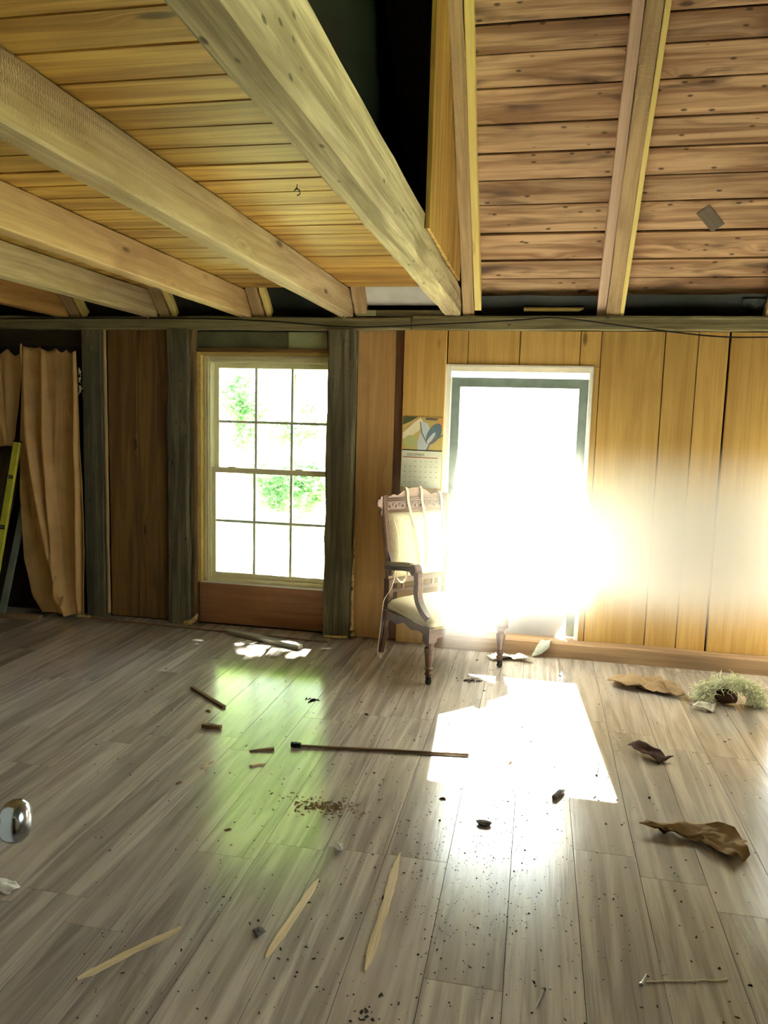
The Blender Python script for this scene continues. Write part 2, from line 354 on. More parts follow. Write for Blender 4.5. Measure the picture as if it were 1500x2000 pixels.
# left of the window
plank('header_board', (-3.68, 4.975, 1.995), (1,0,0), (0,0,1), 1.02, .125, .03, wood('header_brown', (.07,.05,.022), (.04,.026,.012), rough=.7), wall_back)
plank('recess_panel', (-3.70, 4.99, .97), (0,0,1), (1,0,0), 1.93, .98, .02, M_['recess_shade'], wall_back)
p = vboard('recess_jamb', -3.185, -3.165, .06, 1.98, 4.955, .04, M_['recess_shade'])
vboard('old_post', -3.163, -3.012, 0, PT, 4.90, .10, M_['post'], jit=.006, seg=9, bev=.006)
vboard('trim_strip', -3.010, -2.992, .03, PT, 4.92, .02, M_['tan_trim'], jit=.002, seg=8)
vboard('wall_panel', -2.990, -2.770, .01, PT, 4.945, .025, M_['panel'])
vboard('wall_panel', -2.768, -2.625, .01, PT, 4.946, .025, M_['panel'])
vboard('wall_panel', -2.623, -2.505, .01, PT, 4.945, .025, M_['panel'])
vboard('old_post', -2.52, -2.355, 0, PT, 4.89, .11, M_['post'], jit=.010, seg=12, bev=.012)
vboard('bark_edge_strip', -2.357, -2.322, 0, PT, 4.915, .085, M_['post_brown'], jit=.008, seg=12, bev=.006)
vboard('old_post', -1.372, -1.185, 0, PT, 4.87, .13, M_['post'], jit=.008, seg=12, bev=.008)
# above / below window
plank('frieze_board', (-2.0, 4.975, 1.985), (1,0,0), (0,0,1), .66, .115, .02, M_['olive'], wall_back)
plank('pale_green_board', (-1.535, 4.972, 1.985), (1,0,0), (0,0,1), .265, .112, .026, M_['mint'], wall_back)
plank('frieze_end', (-1.388, 4.975, 1.985), (1,0,0), (0,0,1), .035, .115, .02, M_['olive'], wall_back)
plank('window_header', (-1.845, 4.965, 1.917), (1,0,0), (0,0,1), .95, .026, .05, M_['panel'], wall_back)
plank('apron_panel', (-1.835, 4.985, .150), (1,0,0), (0,0,1), .96, .292, .018, M_['ply'], wall_back)
# right of the post: wide golden boards, one standing proud beside the door
vboard('wall_board', -1.183, -.932, .005, PT, 4.93, .03, M_['board_red'])
vboard('wall_board', -.930, -.862, .005, PT, 4.945, .03, wood('painted_shadow_board', (.24,.13,.085), (.15,.075,.05), knot=.02, rough=.6))  # the proud board's cast shadow is painted into this colour
vboard('wall_board', -.872, -.600, .005, PT, 4.895, .04, M_['board'])
vboard('wall_board', -.594, -.470, 1.835, PT, 4.93, .03, M_['board'])
vboard('wall_board', -.466, -.146, 1.835, PT, 4.932, .03, M_['board'])
vboard('wall_board', -.142, .222, 1.835, PT, 4.93, .03, M_['board'])
vboard('wall_board', .226, .346, 1.835, PT, 4.93, .03, M_['board'])
vboard('wall_board', .306, .346, .10, 1.833, 4.93, .03, M_['board'])
for a, b, d in ((.350,.716,0),(.722,.906,.002),(.911,1.078,0),(1.092,1.48,.003),(1.485,1.80,0),(1.806,2.245,.002)):
    if a < 1.45: vboard('wall_board', a, b, .10, PT, 4.93+d, .03, M_['board'])
    else: vboard('wall_board', a, b, .10, .45, 4.93+d, .03, M_['board']); vboard('wall_board', a, b, 1.70, PT, 4.93+d, .03, M_['board'])
sill = plank('baseboard_back', (.82, 4.895, .045), (1,0,0), (0,0,1), 2.84, .115, .09, M_['log'], None, jit=.006, seg=14, bev=.012)
tag(sill, 'squared timber sill along the foot of the boards right of the door', 'baseboard', kind='structure')
plate = plank('trim_1', (-2.54, 4.94, 2.09), (1,0,0), (0,0,1), 3.42, .085, .10, M_['plate'], None, jit=.007, seg=24, bev=.006)
tag(plate, 'dark mossy top plate above the window and curtain', 'trim', kind='structure')
plate2 = plank('trim_2', (.715, 4.938, 2.096), (1,0,0), (0,0,1), 3.08, .085, .10, M_['plate'], None, jit=.006, seg=18, bev=.006)
tag(plate2, 'greenish brown top plate above the door boards', 'trim', kind='structure')
seam = plank('plate_lip', (-2.54, 4.884, 2.112), (1,0,0), (0,0,1), 3.40, .022, .02, M_['plate'], plate, jit=.003, seg=16)
seam = plank('plate_lip', (.715, 4.884, 2.128), (1,0,0), (0,0,1), 3.06, .018, .02, M_['plate'], plate2, jit=.003, seg=16)

# other walls
wl = tag(MB().box(XL-.1, XL, YB-.3, 5.12, -.06, 4.8).build('wall_left', M_['wallpaint']), 'board wall on the left side', 'wall', kind='structure')
wr = MB(); RY0, RY1, RZ0, RZ1 = .5, 2.1, 1.45, 3.2
wr.box(XR, XR+.1, YB-.3, RY0, -.06, 4.9); wr.box(XR, XR+.1, RY1, 5.12, -.06, 4.9); wr.box(XR, XR+.1, RY0, RY1, -.06, RZ0); wr.box(XR, XR+.1, RY0, RY1, RZ1, 4.9)
wr = tag(wr.build('wall_right', M_['wallpaint']), 'board wall on the right side with a wide window', 'wall', kind='structure')
wb = MB(); wb.box(XL, -.44, YB-.15, YB-.03, -.06, 2.6); wb.box(.45, XR, YB-.15, YB-.03, -.06, 2.6); wb.box(-.44, .45, YB-.15, YB-.03, 2.05, 2.6)
tag(wb.build('wall_front', M_['wallpaint']), 'wall with the open entrance doorway', 'wall', kind='structure')
hl = MB().box(-1.2, .9, -1.9, -1.8, -.06, 2.4).box(-1.3, -1.2, -1.9, YB-.15, -.06, 2.4).box(.9, 1.0, -1.9, YB-.15, -.06, 2.4).box(-1.3, 1.0, -1.9, YB-.15, 2.4, 2.5).box(-1.3, 1.0, -1.9, YB-.3, -.06, -.01)
tag(hl.build('hall_light_block', M_['wallpaint']), 'added unseen box blocking light behind the entrance doorway', 'wall', kind='structure')  # unseen enclosure added to keep daylight from entering by the doorway
w3 = tag(MB().box(2.28, 2.33, RY0-.0, RY0+.06, RZ0, RZ1).box(2.28, 2.33, RY1-.06, RY1, RZ0, RZ1).box(2.28, 2.33, RY0+.06, RY1-.06, RZ0, RZ0+.06).box(2.28, 2.33, RY0+.06, RY1-.06, RZ1-.06, RZ1).box(2.29, 2.32, 1.27, 1.33, RZ0+.06, RZ1-.06).build('window_2', M_['white_trim']), 'wide side window frame', 'window', kind='structure')
MB().box(2.303, 2.307, RY0+.06, 1.27, RZ0+.06, RZ1-.06).build('pane', M_['glass'], w3); MB().box(2.303, 2.307, 1.33, RY1-.06, RZ0+.06, RZ1-.06).build('pane', M_['glass'], w3)

w4 = tag(MB().box(1.50, 1.54, 5.02, 5.08, .45, 1.70).box(2.11, 2.15, 5.02, 5.08, .45, 1.70).box(1.54, 2.11, 5.02, 5.08, .45, .49).box(1.54, 2.11, 5.02, 5.08, 1.66, 1.70).box(1.54, 2.11, 5.03, 5.07, 1.06, 1.09).build('fill_window', M_['vinyl']), 'added unseen window lighting the haze right of the golden boards', 'window', kind='structure')  # added out of view to light the haze and the right floor
MB().box(1.54, 2.11, 5.048, 5.052, .49, 1.06).build('pane', M_['glass'], w4); MB().box(1.54, 2.11, 5.048, 5.052, 1.09, 1.66).build('pane', M_['glass'], w4)

# ---- window_1 : double hung, six over six
win = tag(empty('window_1', (0,0,0)), 'cream double hung window, six panes over six', 'window', kind='structure')
fr = MB()
fx0, fx1, fz0, fz1 = -2.292, -1.322, .302, 1.882
fr.box(fx0, fx0+.05, 5.0, 5.10, fz0, fz1); fr.box(fx1-.05, fx1, 5.0, 5.10, fz0, fz1); fr.box(fx0+.05, fx1-.05, 5.0, 5.10, fz1-.045, fz1); fr.box(fx0+.05, fx1-.05, 5.0, 5.10, fz0, fz0+.03)
for i, dx in enumerate((.012, .03)):
    fr.box(fx0+dx, fx0+dx+.006, 4.993-.002*i, 5.0, fz0, fz1); fr.box(fx0, fx1, 4.993-.002*i, 5.0, fz1-dx-.006, fz1-dx)
fr.build('frame', M_['vinyl'], win)
def sash(name, gx0, gx1, gz0, gz1, y, st, mx, mz):
    s = MB(); s.box(gx0-st, gx0, y-.018, y+.018, gz0-st, gz1+st).box(gx1, gx1+st, y-.018, y+.018, gz0-st, gz1+st)
    s.box(gx0, gx1, y-.018, y+.018, gz0-st, gz0).box(gx0, gx1, y-.018, y+.018, gz1, gz1+st)
    so = s.build(name, M_['vinyl'], win)
    xs = [gx0] + mx + [gx1]; zs = [gz0, mz, gz1]; t = .0085
    for x in mx: MB().box(x-t, x+t, y-.008, y+.008, gz0, gz1).build('muntin', M_['muntin'], so)
    for i in range(3): MB().box(xs[i]+(t if i else 0), xs[i+1]-(t if i < 2 else 0), y-.0075, y+.0075, mz-t, mz+t).build('muntin', M_['muntin'], so)
    for i in range(3):
        for j in range(2): MB().box(xs[i]+.001, xs[i+1]-.001, y-.002, y+.002, zs[j]+.001, zs[j+1]-.001).build('pane', M_['glass'], so)
sash('upper_sash', -2.205, -1.410, 1.115, 1.803, 5.075, .033, [-1.935, -1.673], 1.434)
sash('lower_sash', -2.212, -1.398, .368, 1.078, 5.035, .036, [-1.928, -1.660], .737)
jb = MB().box(-2.322, -2.294, 4.955, 5.10, .30, 1.905).build('side_jamb', M_['jamb'], win, M=None)
MB().box(-2.294, -1.32, 4.955, 5.10, 1.884, 1.904).build('head_jamb', M_['jamb'], win)
MB().box(-2.32, -1.33, 4.975, 5.0, .294, .303).build('sill_edge', M_['white_trim'], win)
for xx in (-2.09, -1.60): MB().box(xx-.025, xx+.025, 5.01, 5.03, 1.112, 1.122).build('sash_lock', M_['vinyl'], win)

# ---- door_1 : storm door
door = tag(empty('door_1'), 'storm door with one tall glass pane and pale kick panel', 'door', kind='structure')
j = MB(); j.box(-.598, -.570, 4.94, 5.10, .075, 1.833).box(.290, .318, 4.94, 5.10, .075, 1.833).box(-.570, .290, 4.96, 5.10, 1.800, 1.833)
j.build('jamb', M_['white_trim'], door)
MB().box(-.606, -.596, 4.922, 4.94, .10, 1.84).box(.303, .311, 4.922, 4.94, .10, 1.84).box(-.596, .303, 4.922, 4.93, 1.828, 1.84).build('casing_bead', M_['white_trim'], door)
MB().box(-.570, .290, 4.965, 4.975, 1.812, 1.822).build('head_gap_shade', M_['sheath'], door)  # dark strip put in for the shade of the gap at the head
st = MB(); st.box(-.5695, -.516, 5.015, 5.045, .10, 1.765).box(.236, .2895, 5.015, 5.045, .10, 1.765).box(-.516, .236, 5.015, 5.045, 1.705, 1.765).box(-.516, .236, 5.015, 5.045, .47, .53)
st.build('storm_frame', M_['storm'], door)
MB().box(-.516, .236, 5.026, 5.032, .53, 1.705).build('pane', M_['glass'], door)
MB().box(-.570, .290, 5.028, 5.032, 1.766, 1.799).build('transom_pane', M_['glass'], door)
MB().prism([(-.516,.09),(.17,.09),(.236,.22),(.236,.47),(-.516,.47)], 1, 5.022, 5.034).build('kick_panel', M_['kick'], door)
MB().box(-.60, .32, 4.94, 5.12, .05, .088).build('threshold', M_['log'], door)
MB().box(-.545, -.53, 4.985, 5.015, .95, 1.05).build('pull_handle', M_['storm'], door)

# ---- entry door beside the camera, only its knob reaches into view
d2 = MB().box(-.035, 0, -.815, .06, .012, 2.03)
for z0_, z1_ in ((.18,.82),(1.08,1.88)):
    for y0_, y1_ in ((-.70,-.42),(-.33,-.05)): d2.box(0, .004, y0_, y1_, z0_, z1_)
DR = Matrix.Translation((-.752, .795, 0)) @ Matrix.Rotation(math.radians(24), 4, 'Z')
d2 = tag(d2.build('door_2', M_['door'], M=DR), 'open entrance door at the left edge with a round metal knob', 'door', kind='structure')
MX = Matrix.Translation((0, 0, .955)) @ Matrix.Rotation(math.pi/2, 4, 'Y')
kb = MB().lathe([(.019,0),(.019,.004),(.015,.009),(.0095,.012),(.0090,.070),(.0125,.074),(.0125,.082),(.010,.085),(.012,.089),(.019,.0915),(.0245,.096),(.0275,.103),(.0282,.110),(.0265,.1175),(.0205,.124),(.011,.1275),(.001,.1285)], 28, MX).build('door_knob', M_['steel'], d2, smooth=True)
tag(kb, 'round brushed nickel door knob')

# ---- flat ceiling of amber boards (underside of the loft floor)
ceiling = tag(MB().box(XL, -.545, YB-.15, 4.76, 2.318, 2.335).build('ceiling', M_['sheath']), 'low ceiling of amber pine boards under the loft', 'ceiling', kind='structure')
ey = [4.758, 4.60, 4.44, 4.30, 4.15, 4.00, 3.842, 3.614, 3.383, 3.228, 3.06, 2.902, 2.74, 2.585, 2.428, 2.271, 2.11, 1.951, 1.805, 1.646, 1.494, 1.33, 1.17, 1.0, .84, .68, .5, .33, .16, -.05, -.2]
rng = random.Random(9)
for i in range(len(ey)-1):
    a, b = ey[i+1], ey[i]; g = rng.choice((.0025, .003, .004, .006)); dz = rng.uniform(0, .003)
    plank('ceiling_board', ((XL-.545)/2, (a+b)/2, 2.304+dz), (1,0,.0008*rng.uniform(-1,1)), (0,1,0), 3.70, b-a-g*2, .024, M_['ceil'], ceiling, bev=.003, jit=.0012, seg=6)

# ---- joists / beams
def beam(x0, x1, z0, z1, mat, label, y1=4.905, group='ceiling beams', jit=.004, name='ceiling_beam', bev=.006):
    o = plank(name, ((x0+x1)/2, (y1+YB-.02)/2, (z0+z1)/2), (0,1,0), (1,0,0), y1-YB+.02, x1-x0, z1-z0, mat, None, jit=jit, seg=26, bev=bev)
    return tag(o, label, 'beam', group)
b1 = beam(-.620, -.512, 2.137, 2.300, M_['beam_old'], 'thick weathered beam bordering the dark loft opening', jit=.007, bev=.012)
plank('edge_board', (-.548, 1.70, 2.334), (0,1,0), (1,0,0), 3.30, .045, .066, M_['beam_old'], b1, jit=.004, seg=14)
beam(-1.300, -1.207, 2.129, 2.291, M_['beam'], 'rough-sawn pale beam, next one left of the thick weathered beam', jit=.004)
beam(-1.988, -1.902, 2.127, 2.291, M_['joist'], 'tan beam with dark knots and a stain, third from the loft opening')
beam(-2.665, -2.578, 2.127, 2.291, M_['beam'], 'yellowish beam above the wall panel beside the curtain')
beam(-3.338, -3.252, 2.128, 2.291, wood('orange_joist', (.58,.33,.11), (.40,.2,.06), knot=.15, rough=.7), 'orange brown beam above the tan curtain, last at the left edge')

# ---- roof slope: boards run along x on rafters rising toward the viewer
S2 = 1/math.sqrt(2); UP = Vector((0,-S2,S2)); NRM = Vector((0,-S2,-S2))     # up-slope, and inward normal
def slope(x, s, d=0):       # s metres up the slope from the eave at rafter-underside level; d inward(+)
    p = Vector((x, 4.9, 2.13)) + UP*s + NRM*d; return p
roof = MB()
def slab(x0, x1, s0, s1, d0, d1):
    vs = [slope(x, s, d) for d in (d0, d1) for x, s in ((x0,s0),(x1,s0),(x1,s1),(x0,s1))]
    roof.add(vs, [(0,1,2,3),(7,6,5,4),(0,4,5,1),(1,5,6,2),(2,6,7,3),(3,7,4,0)])
slab(XL-.1, XR+.1, -.42, 3.42, -.135, -.16)
rid = Vector((0, 4.9-3.42*S2+.16*S2, 2.13+3.42*S2+.16*S2))
roof.add([(XL-.1,rid.y,rid.z),(XR+.1,rid.y,rid.z),(XR+.1,YB-.5,2.0),(XL-.1,YB-.5,2.0)], [(0,1,2,3)])
roof = tag(roof.build('roof', M_['sheath']), 'open sloping roof of stained boards on rafters', 'roof', kind='structure')
es = [4.814, 4.727, 4.600, 4.473, 4.372, 4.268, 4.159, 4.035, 3.925, 3.832, 3.74]
ss = [(4.9+.13/2-.065 - y)*0 for y in es]
def s_of(Y): return (4.9 - (Y - .065)) / S2     # board face is .092 behind the rafter underside
ss = [s_of(y) for y in es]
while ss[-1] < 3.40: ss.append(ss[-1] + rng.uniform(.135, .165))
ss.insert(0, ss[0]-.125); ss.insert(0, ss[0]-.13); ss.insert(0, ss[0]-.13)
gaps = {4: .018, 5: .012, 8: .014}
for i in range(len(ss)-1):
    g = gaps.get(i, rng.choice((.004,.005,.006,.009))); w = ss[i+1]-ss[i]-g
    for x0, x1 in ((-.56, 2.26),):
        c = slope((x0+x1)/2, (ss[i]+ss[i+1])/2, -.092-.011-rng.uniform(0,.002))
        plank('roof_board', c, (1, 0, rng.uniform(-.001,.001)), UP, x1-x0, w, .022, M_['roof'], roof, bev=.002, jit=.0012, seg=5)
plank('roof_patch', slope(.85, .585, -.090), (.62, .5, -.5), UP, .15, .075, .003, wood('old_grey_patch', (.15,.115,.08), (.08,.06,.045)), roof)
def rafter(x0, x1, label, strips=(), s0=-.02, s1=3.4, side='yellow', mat='rafter'):
    L = s1-s0; o = plank('rafter', slope((x0+x1)/2, (s0+s1)/2, -.046), UP, (1,0,0), L, x1-x0, .092, M_[mat], None, jit=.005, seg=16, bev=.004)
    tag(o, label, 'rafter', 'roof rafters')
    for a, b, lo in strips:
        plank('furring_strip', slope((a+b)/2, (lo+s1)/2, -.046), UP, (1,0,0), s1-lo, b-a, .086, M_['strip'], o, jit=.003, seg=10)
    return o
rafter(-.504, -.434, 'grey brown rafter with yellow strip beside the loft partition', ((-.432, -.392, .05),))
rf = rafter(.362, .438, 'rafter with a pink-toned side in the middle of the open roof', ((.440, .466, .01),))
plank('pale_strip', slope(.333, 1.69, -.058), UP, (1,0,0), 3.40, .054, .06, M_['pinkwood'], rf, jit=.004, seg=14)
rafter(1.255, 1.335, 'rafter at the right edge of the picture', ((1.337, 1.365, .02),))
for x, w in ((-1.205, 'between the pale rough-sawn beam and the white eave board'), (-1.90, 'beside the tan knotty beam'), (-2.575, 'beside the yellowish beam'), (-3.25, 'beside the orange brown beam')):
    rafter(x+.004, x+.084, 'short dark rafter end ' + w, (() if x == -1.205 else ((x+.098, x+.134, .0),)), s0=-.02, s1=.36)
# tar paper at the eave, bay by bay, slightly bellied
def tar(x0, x1, s0, s1, d=-.055, bulge=.012, seed=0):
    m = MB(); nx, ns = 14, 6; vs = []
    for j in range(ns+1):
        for i in range(nx+1):
            u, v = i/nx, j/ns
            b = bulge*mnoise.noise(Vector((u*3.1+seed, v*2.2, seed*1.7))) + .004*mnoise.noise(Vector((u*11+seed, v*7, 2)))
            e = .006*mnoise.noise(Vector((u*9, seed, 1))) if j == ns else 0
            vs.append(slope(x0+(x1-x0)*u, s0+(s1-s0)*v+e, d+b))
    m.add(vs, [(j*(nx+1)+i, j*(nx+1)+i+1, (j+1)*(nx+1)+i+1, (j+1)*(nx+1)+i) for j in range(ns) for i in range(nx)])
    o = m.build('tar_paper', M_['tar'], roof, smooth=True); tag(o, 'black tar paper at the eave'); return o
tar(-.388, .358, -.05, .118, seed=1); tar(.468, 1.25, -.05, .125, seed=2); tar(1.37, 2.2, -.05, .12, seed=3)
for x0, x1, sd in ((-1.82,-1.30,4),(-2.49,-1.99,5),(-3.16,-2.67,6),(-4.2,-3.34,7)): tar(x0, x1, -.05, .40, seed=sd)
for x0, x1, sd in ((.84,1.20,8),): tar(x0+.28, x1+.05, -.02, .10, d=-.045, seed=sd)
MB().add([slope(x, s, d) for d in (-.045,-.030) for x, s in ((-.13,.022),(.20,.022),(.23,.040),(-.13,.042))], [(0,1,2,3),(7,6,5,4),(0,4,5,1),(1,5,6,2),(2,6,7,3),(3,7,4,0)]).build('yellow_lath', M_['strip'], roof)
MB().add([slope(x, s, d) for d in (-.075,-.06) for x, s in ((-1.12,.045),(-.56,.045),(-.56,.30),(-1.12,.30))], [(0,1,2,3),(7,6,5,4),(0,4,5,1),(1,5,6,2),(2,6,7,3),(3,7,4,0)]).build('white_eave_board', M_['white_board'], roof)
MB().prism([(-1.185,2.133),(-.55,2.133),(-.55,2.172),(-1.135,2.172)], 1, 4.885, 4.91).build('eave_block', M_['plate'], roof)
MB().prism([(-1.185,2.135),(-1.06,2.135),(-1.06,2.171),(-1.137,2.171)], 1, 4.882, 4.885).build('eave_block_end', M_['mint'], roof)

# ---- loft: boarded partition and a dark sheet added for the shade in the opening
loft = tag(empty('wall_loft'), 'narrow yellow board partition above the thick beam', 'wall', kind='structure')
yy = 3.35; rng = random.Random(3)
while yy < 4.60:
    w = min(.105, 4.62-yy); yc = yy + w/2; zt = 2.13 + (4.9-(yy+w)) - .005
    if zt-2.302 > .02:
        m = MB(); z0 = 2.302; a, b = yy+.001, yy+w-.002
        m.add([(-.522,a,z0),(-.502,a,z0),(-.502,b,z0),(-.522,b,z0),(-.522,a,2.13+4.9-a),(-.502,a,2.13+4.9-a),(-.502,b,2.13+4.9-b),(-.522,b,2.13+4.9-b)], [(0,3,2,1),(4,5,6,7),(0,1,5,4),(1,2,6,5),(2,3,7,6),(3,0,4,7)])
        # local x must run along the board for the grain
        R = Matrix(((0,0,-1,0),(0,1,0,0),(1,0,0,0),(0,0,0,1))); Ri = R.inverted()
        m.v = [tuple(Ri @ Vector(v)) for v in m.v]
        o = m.build('partition_board', M_['ceil'], loft, M=R)
    yy += w
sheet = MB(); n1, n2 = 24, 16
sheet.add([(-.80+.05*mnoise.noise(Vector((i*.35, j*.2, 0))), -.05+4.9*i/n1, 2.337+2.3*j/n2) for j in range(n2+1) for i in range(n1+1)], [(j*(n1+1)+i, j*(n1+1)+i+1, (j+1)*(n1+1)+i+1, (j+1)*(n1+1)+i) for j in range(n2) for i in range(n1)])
so = sheet.build('loft_shade_sheet', plain('loft_shade_dark', (.010,.016,.008), .6, .3, var=.3, scale=2.), loft, smooth=True); tag(so, 'blackish green sheet added for the shade inside the loft opening')

# ------------------------------------------------------------------ armchair
def lerp(a, b, t): return a + (b-a)*t
def spline(pts, n=8):
    P = [Vector(p) for p in pts]; out = []
    for i in range(len(P)-1):
        p0, p1, p2, p3 = P[max(i-1,0)], P[i], P[i+1], P[min(i+2,len(P)-1)]
        for k in range(n):
            t = k/n; out.append(.5*((2*p1)+(p2-p0)*t+(2*p0-5*p1+4*p2-p3)*t*t+(3*p1-p0-3*p2+p3)*t**3))
    return out + [P[-1]]
def swept(m, pts, wx, wy):
    """rectangular (softened) section swept along pts that lie roughly in the yz plane; width along x"""
    P = [Vector(p) for p in pts]; k = len(P); vs = []
    WX = wx if isinstance(wx, (list,tuple)) else [wx]*k; WYv = wy if isinstance(wy, (list,tuple)) else [wy]*k
    for i in range(k):
        t = (P[min(i+1,k-1)]-P[max(i-1,0)]).normalized(); a = Vector((1,0,0)); b = t.cross(a).normalized()
        w, h = WX[i]/2, WYv[i]/2; c = min(w, h)*.3
        for q, r in ((-w+c,-h),(w-c,-h),(w,-h+c),(w,h-c),(w-c,h),(-w+c,h),(-w,h-c),(-w,-h+c)): vs.append(P[i]+a*q+b*r)
    fs = [(i*8+j, i*8+(j+1) % 8, (i+1)*8+(j+1) % 8, (i+1)*8+j) for i in range(k-1) for j in range(8)] + [tuple(range(7,-1,-1)), tuple(range((k-1)*8, k*8))]
    return m.add(vs, fs)
def cushion(fx, fy, zb, zt, dome, nx=18, ny=16, pw=4.):
    """puffed pad: footprint given by fx(u,v), fy(u,v) over the unit square"""
    m = MB(); vs = []
    for layer in (0, 1):
        for j in range(ny+1):
            for i in range(nx+1):
                u, v = i/nx, j/ny; e = (1-abs(2*u-1)**pw)*(1-abs(2*v-1)**pw)
                z = zt + dome*(e**.5) if layer else zb
                vs.append((fx(u,v), fy(u,v), z + (.003*mnoise.noise(Vector((u*7,v*7,3))) if layer else 0)))
    n = (nx+1)*(ny+1); q = lambda l,i,j: l*n + j*(nx+1)+i
    fs = []
    for j in range(ny):
        for i in range(nx): fs += [(q(1,i,j),q(1,i+1,j),q(1,i+1,j+1),q(1,i,j+1)), (q(0,i,j+1),q(0,i+1,j+1),q(0,i+1,j),q(0,i,j))]
    for i in range(nx): fs += [(q(0,i,0),q(0,i+1,0),q(1,i+1,0),q(1,i,0)), (q(0,i+1,ny),q(0,i,ny),q(1,i,ny),q(1,i+1,ny))]
    for j in range(ny): fs += [(q(0,0,j+1),q(0,0,j),q(1,0,j),q(1,0,j+1)), (q(0,nx,j),q(0,nx,j+1),q(1,nx,j+1),q(1,nx,j))]
    return m.add(vs, fs)
CH = empty('armchair', (-.548, 4.525, 0), math.radians(48))
tag(CH, 'carved antique armchair with ivory upholstery in front of the bright door', 'armchair')
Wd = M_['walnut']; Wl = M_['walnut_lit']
# turned front legs on casters
for s in (-1, 1):
    M = Matrix.Translation((s*.283, -.262, 0))
    lg = MB().lathe([(.012,.042),(.014,.05),(.021,.058),(.024,.066),(.018,.074),(.015,.08),(.022,.09),(.025,.098),(.017,.107),(.019,.115),(.023,.15),(.027,.185),(.030,.205),(.029,.215),(.021,.222),(.0205,.228),(.026,.236),(.030,.244),(.028,.250)], 16, M)
    lg.box(s*.283-.029, s*.283+.029, -.291, -.233, .250, .335)
    leg = lg.build('front_leg', Wd, CH, smooth=False)
    cs = MB().lathe([(.006,-.008),(.017,-.008),(.018,0),(.017,.008),(.006,.008)], 14, Matrix.Translation((s*.283, -.262, .018)) @ Matrix.Rotation(math.pi/2, 4, 'X'))
    cs.box(s*.283-.010, s*.283+.010, -.275, -.249, .030, .046); cs.build('caster', M_['black'], leg)
# raked back posts: foot, seat joint, top
for s in (-1, 1):
    lowp = spline([(s*.232,.262,.045),(s*.232,.235,.20),(s*.232,.205,.38),(s*.232,.200,.52)], 5)
    upp = spline([(s*.232,.200,.52),(s*.233,.212,.66),(s*.236,.245,.86),(s*.238,.270,1.022)], 5)
    st_ = MB(); swept(st_, lowp, [lerp(.034,.042,i/(len(lowp)-1)) for i in range(len(lowp))], [lerp(.030,.050,min(1,i/8)) for i in range(len(lowp))])
    leg = st_.build('rear_leg', Wd, CH)
    cs = MB().lathe([(.004,-.006),(.013,-.007),(.014,0),(.013,.007),(.004,.006)], 12, Matrix.Translation((s*.232,.266,.014)) @ Matrix.Rotation(math.pi/2, 4, 'X'))
    cs.tube([(s*.232,.264,.024),(s*.232,.262,.05)], .007, 8); cs.build('caster', M_['white_metal'], leg)
    st_ = MB(); swept(st_, upp, .040, .036)
    po = st_.build('back_post', Wl, CH)
    for dx in (-.012, -.004, .004, .012):           # reeding on the front of the post
        r = MB(); r.tube([(p.x+dx, p.y-.0185, p.z) for p in upp[2:]], .0032, 6, up=(1,0,0)); r.build('reed', Wl, po, smooth=True)
    ear = MB(); ear.prism([(s*.256,.90),(s*.266,.905),(s*.270,.925),(s*.262,.94),(s*.276,.955),(s*.292,.962),(s*.298,.982),(s*.290,1.0),(s*.276,1.002),(s*.272,1.018),(s*.258,1.02)], 1, .248, .268)
    ear.lathe([(.004,-.013),(.014,-.012),(.014,.012),(.004,.013)], 12, Matrix.Translation((s*.282,.258,.981)) @ Matrix.Rotation(math.pi/2, 4, 'X'))
    ear.build('carved_ear', Wl, po)
# back panel frame, following the rake: helper gives y at height z
def yb(z):
    T = [(.40,.203),(.52,.200),(.66,.212),(.86,.245),(1.022,.270),(1.07,.278)]
    for (a, ya), (b, y2) in zip(T, T[1:]):
        if z <= b: return lerp(ya, y2, (z-a)/(b-a))
    return .278
def rail(name, x0, x1, z0, z1, th, mat, parent=CH, dy=0):
    m = MB(); a, b = yb(z0)+dy, yb(z1)+dy
    m.add([(x0,a-th/2,z0),(x1,a-th/2,z0),(x1,a+th/2,z0),(x0,a+th/2,z0),(x0,b-th/2,z1),(x1,b-th/2,z1),(x1,b+th/2,z1),(x0,b+th/2,z1)], [(0,3,2,1),(4,5,6,7),(0,1,5,4),(1,2,6,5),(2,3,7,6),(3,0,4,7)])
    return m.build(name, mat, parent)
cr = rail('crest_rail', -.218, .218, .918, 1.008, .020, Wl)
for z in (.922, .931, .990, 1.001): 
    r = MB(); r.tube([(-.217, yb(z)-.012, z), (.217, yb(z)-.012, z)], .0042, 8); r.build('moulding', Wl, cr, smooth=True)
rng = random.Random(5)
fz = MB()
fz.box(-.215, .215, yb(.96)-.0115, yb(.96)-.010, .940, .982)
fo = fz.build('frieze_ground', Wd, cr)
for i in range(17):                               # carved leaf row
    x = -.2 + .4*i/16; z = .961 + (.007 if i % 2 else -.007)
    lf = MB().lathe([(.001,-.011),(.007,-.006),(.009,0),(.006,.007),(.001,.011)], 8, Matrix.Translation((x, yb(z)-.012, z)) @ Matrix.Rotation(rng.uniform(-.6,.6)+(.7 if i % 2 else -.7), 4, 'Y') @ Matrix.Diagonal((1,.6,1,1)))
    lf.build('carved_leaf', Wl, cr, smooth=True)
arch = [(-.212,1.006)]
for i in range(25):
    u = -1+2*i/24; h = .012 + .046*max(0, 1-abs(u/.62)**2.2)**.8 + .010*max(0, math.cos((abs(u)-.80)*14))*(abs(u) > .69)
    arch.append((u*.205, 1.006+h))
arch += [(.212,1.006)]
MB().prism(arch, 1, .262, .282).build('crest_arch', Wl, cr)
rail('lower_back_rail', -.214, .214, .488, .520, .022, Wd)
rail('lower_slat', -.214, .214, .430, .452, .016, Wd)
for x in (-.12, 0, .12): rail('spindle', x-.008, x+.008, .452, .488, .012, Wd)
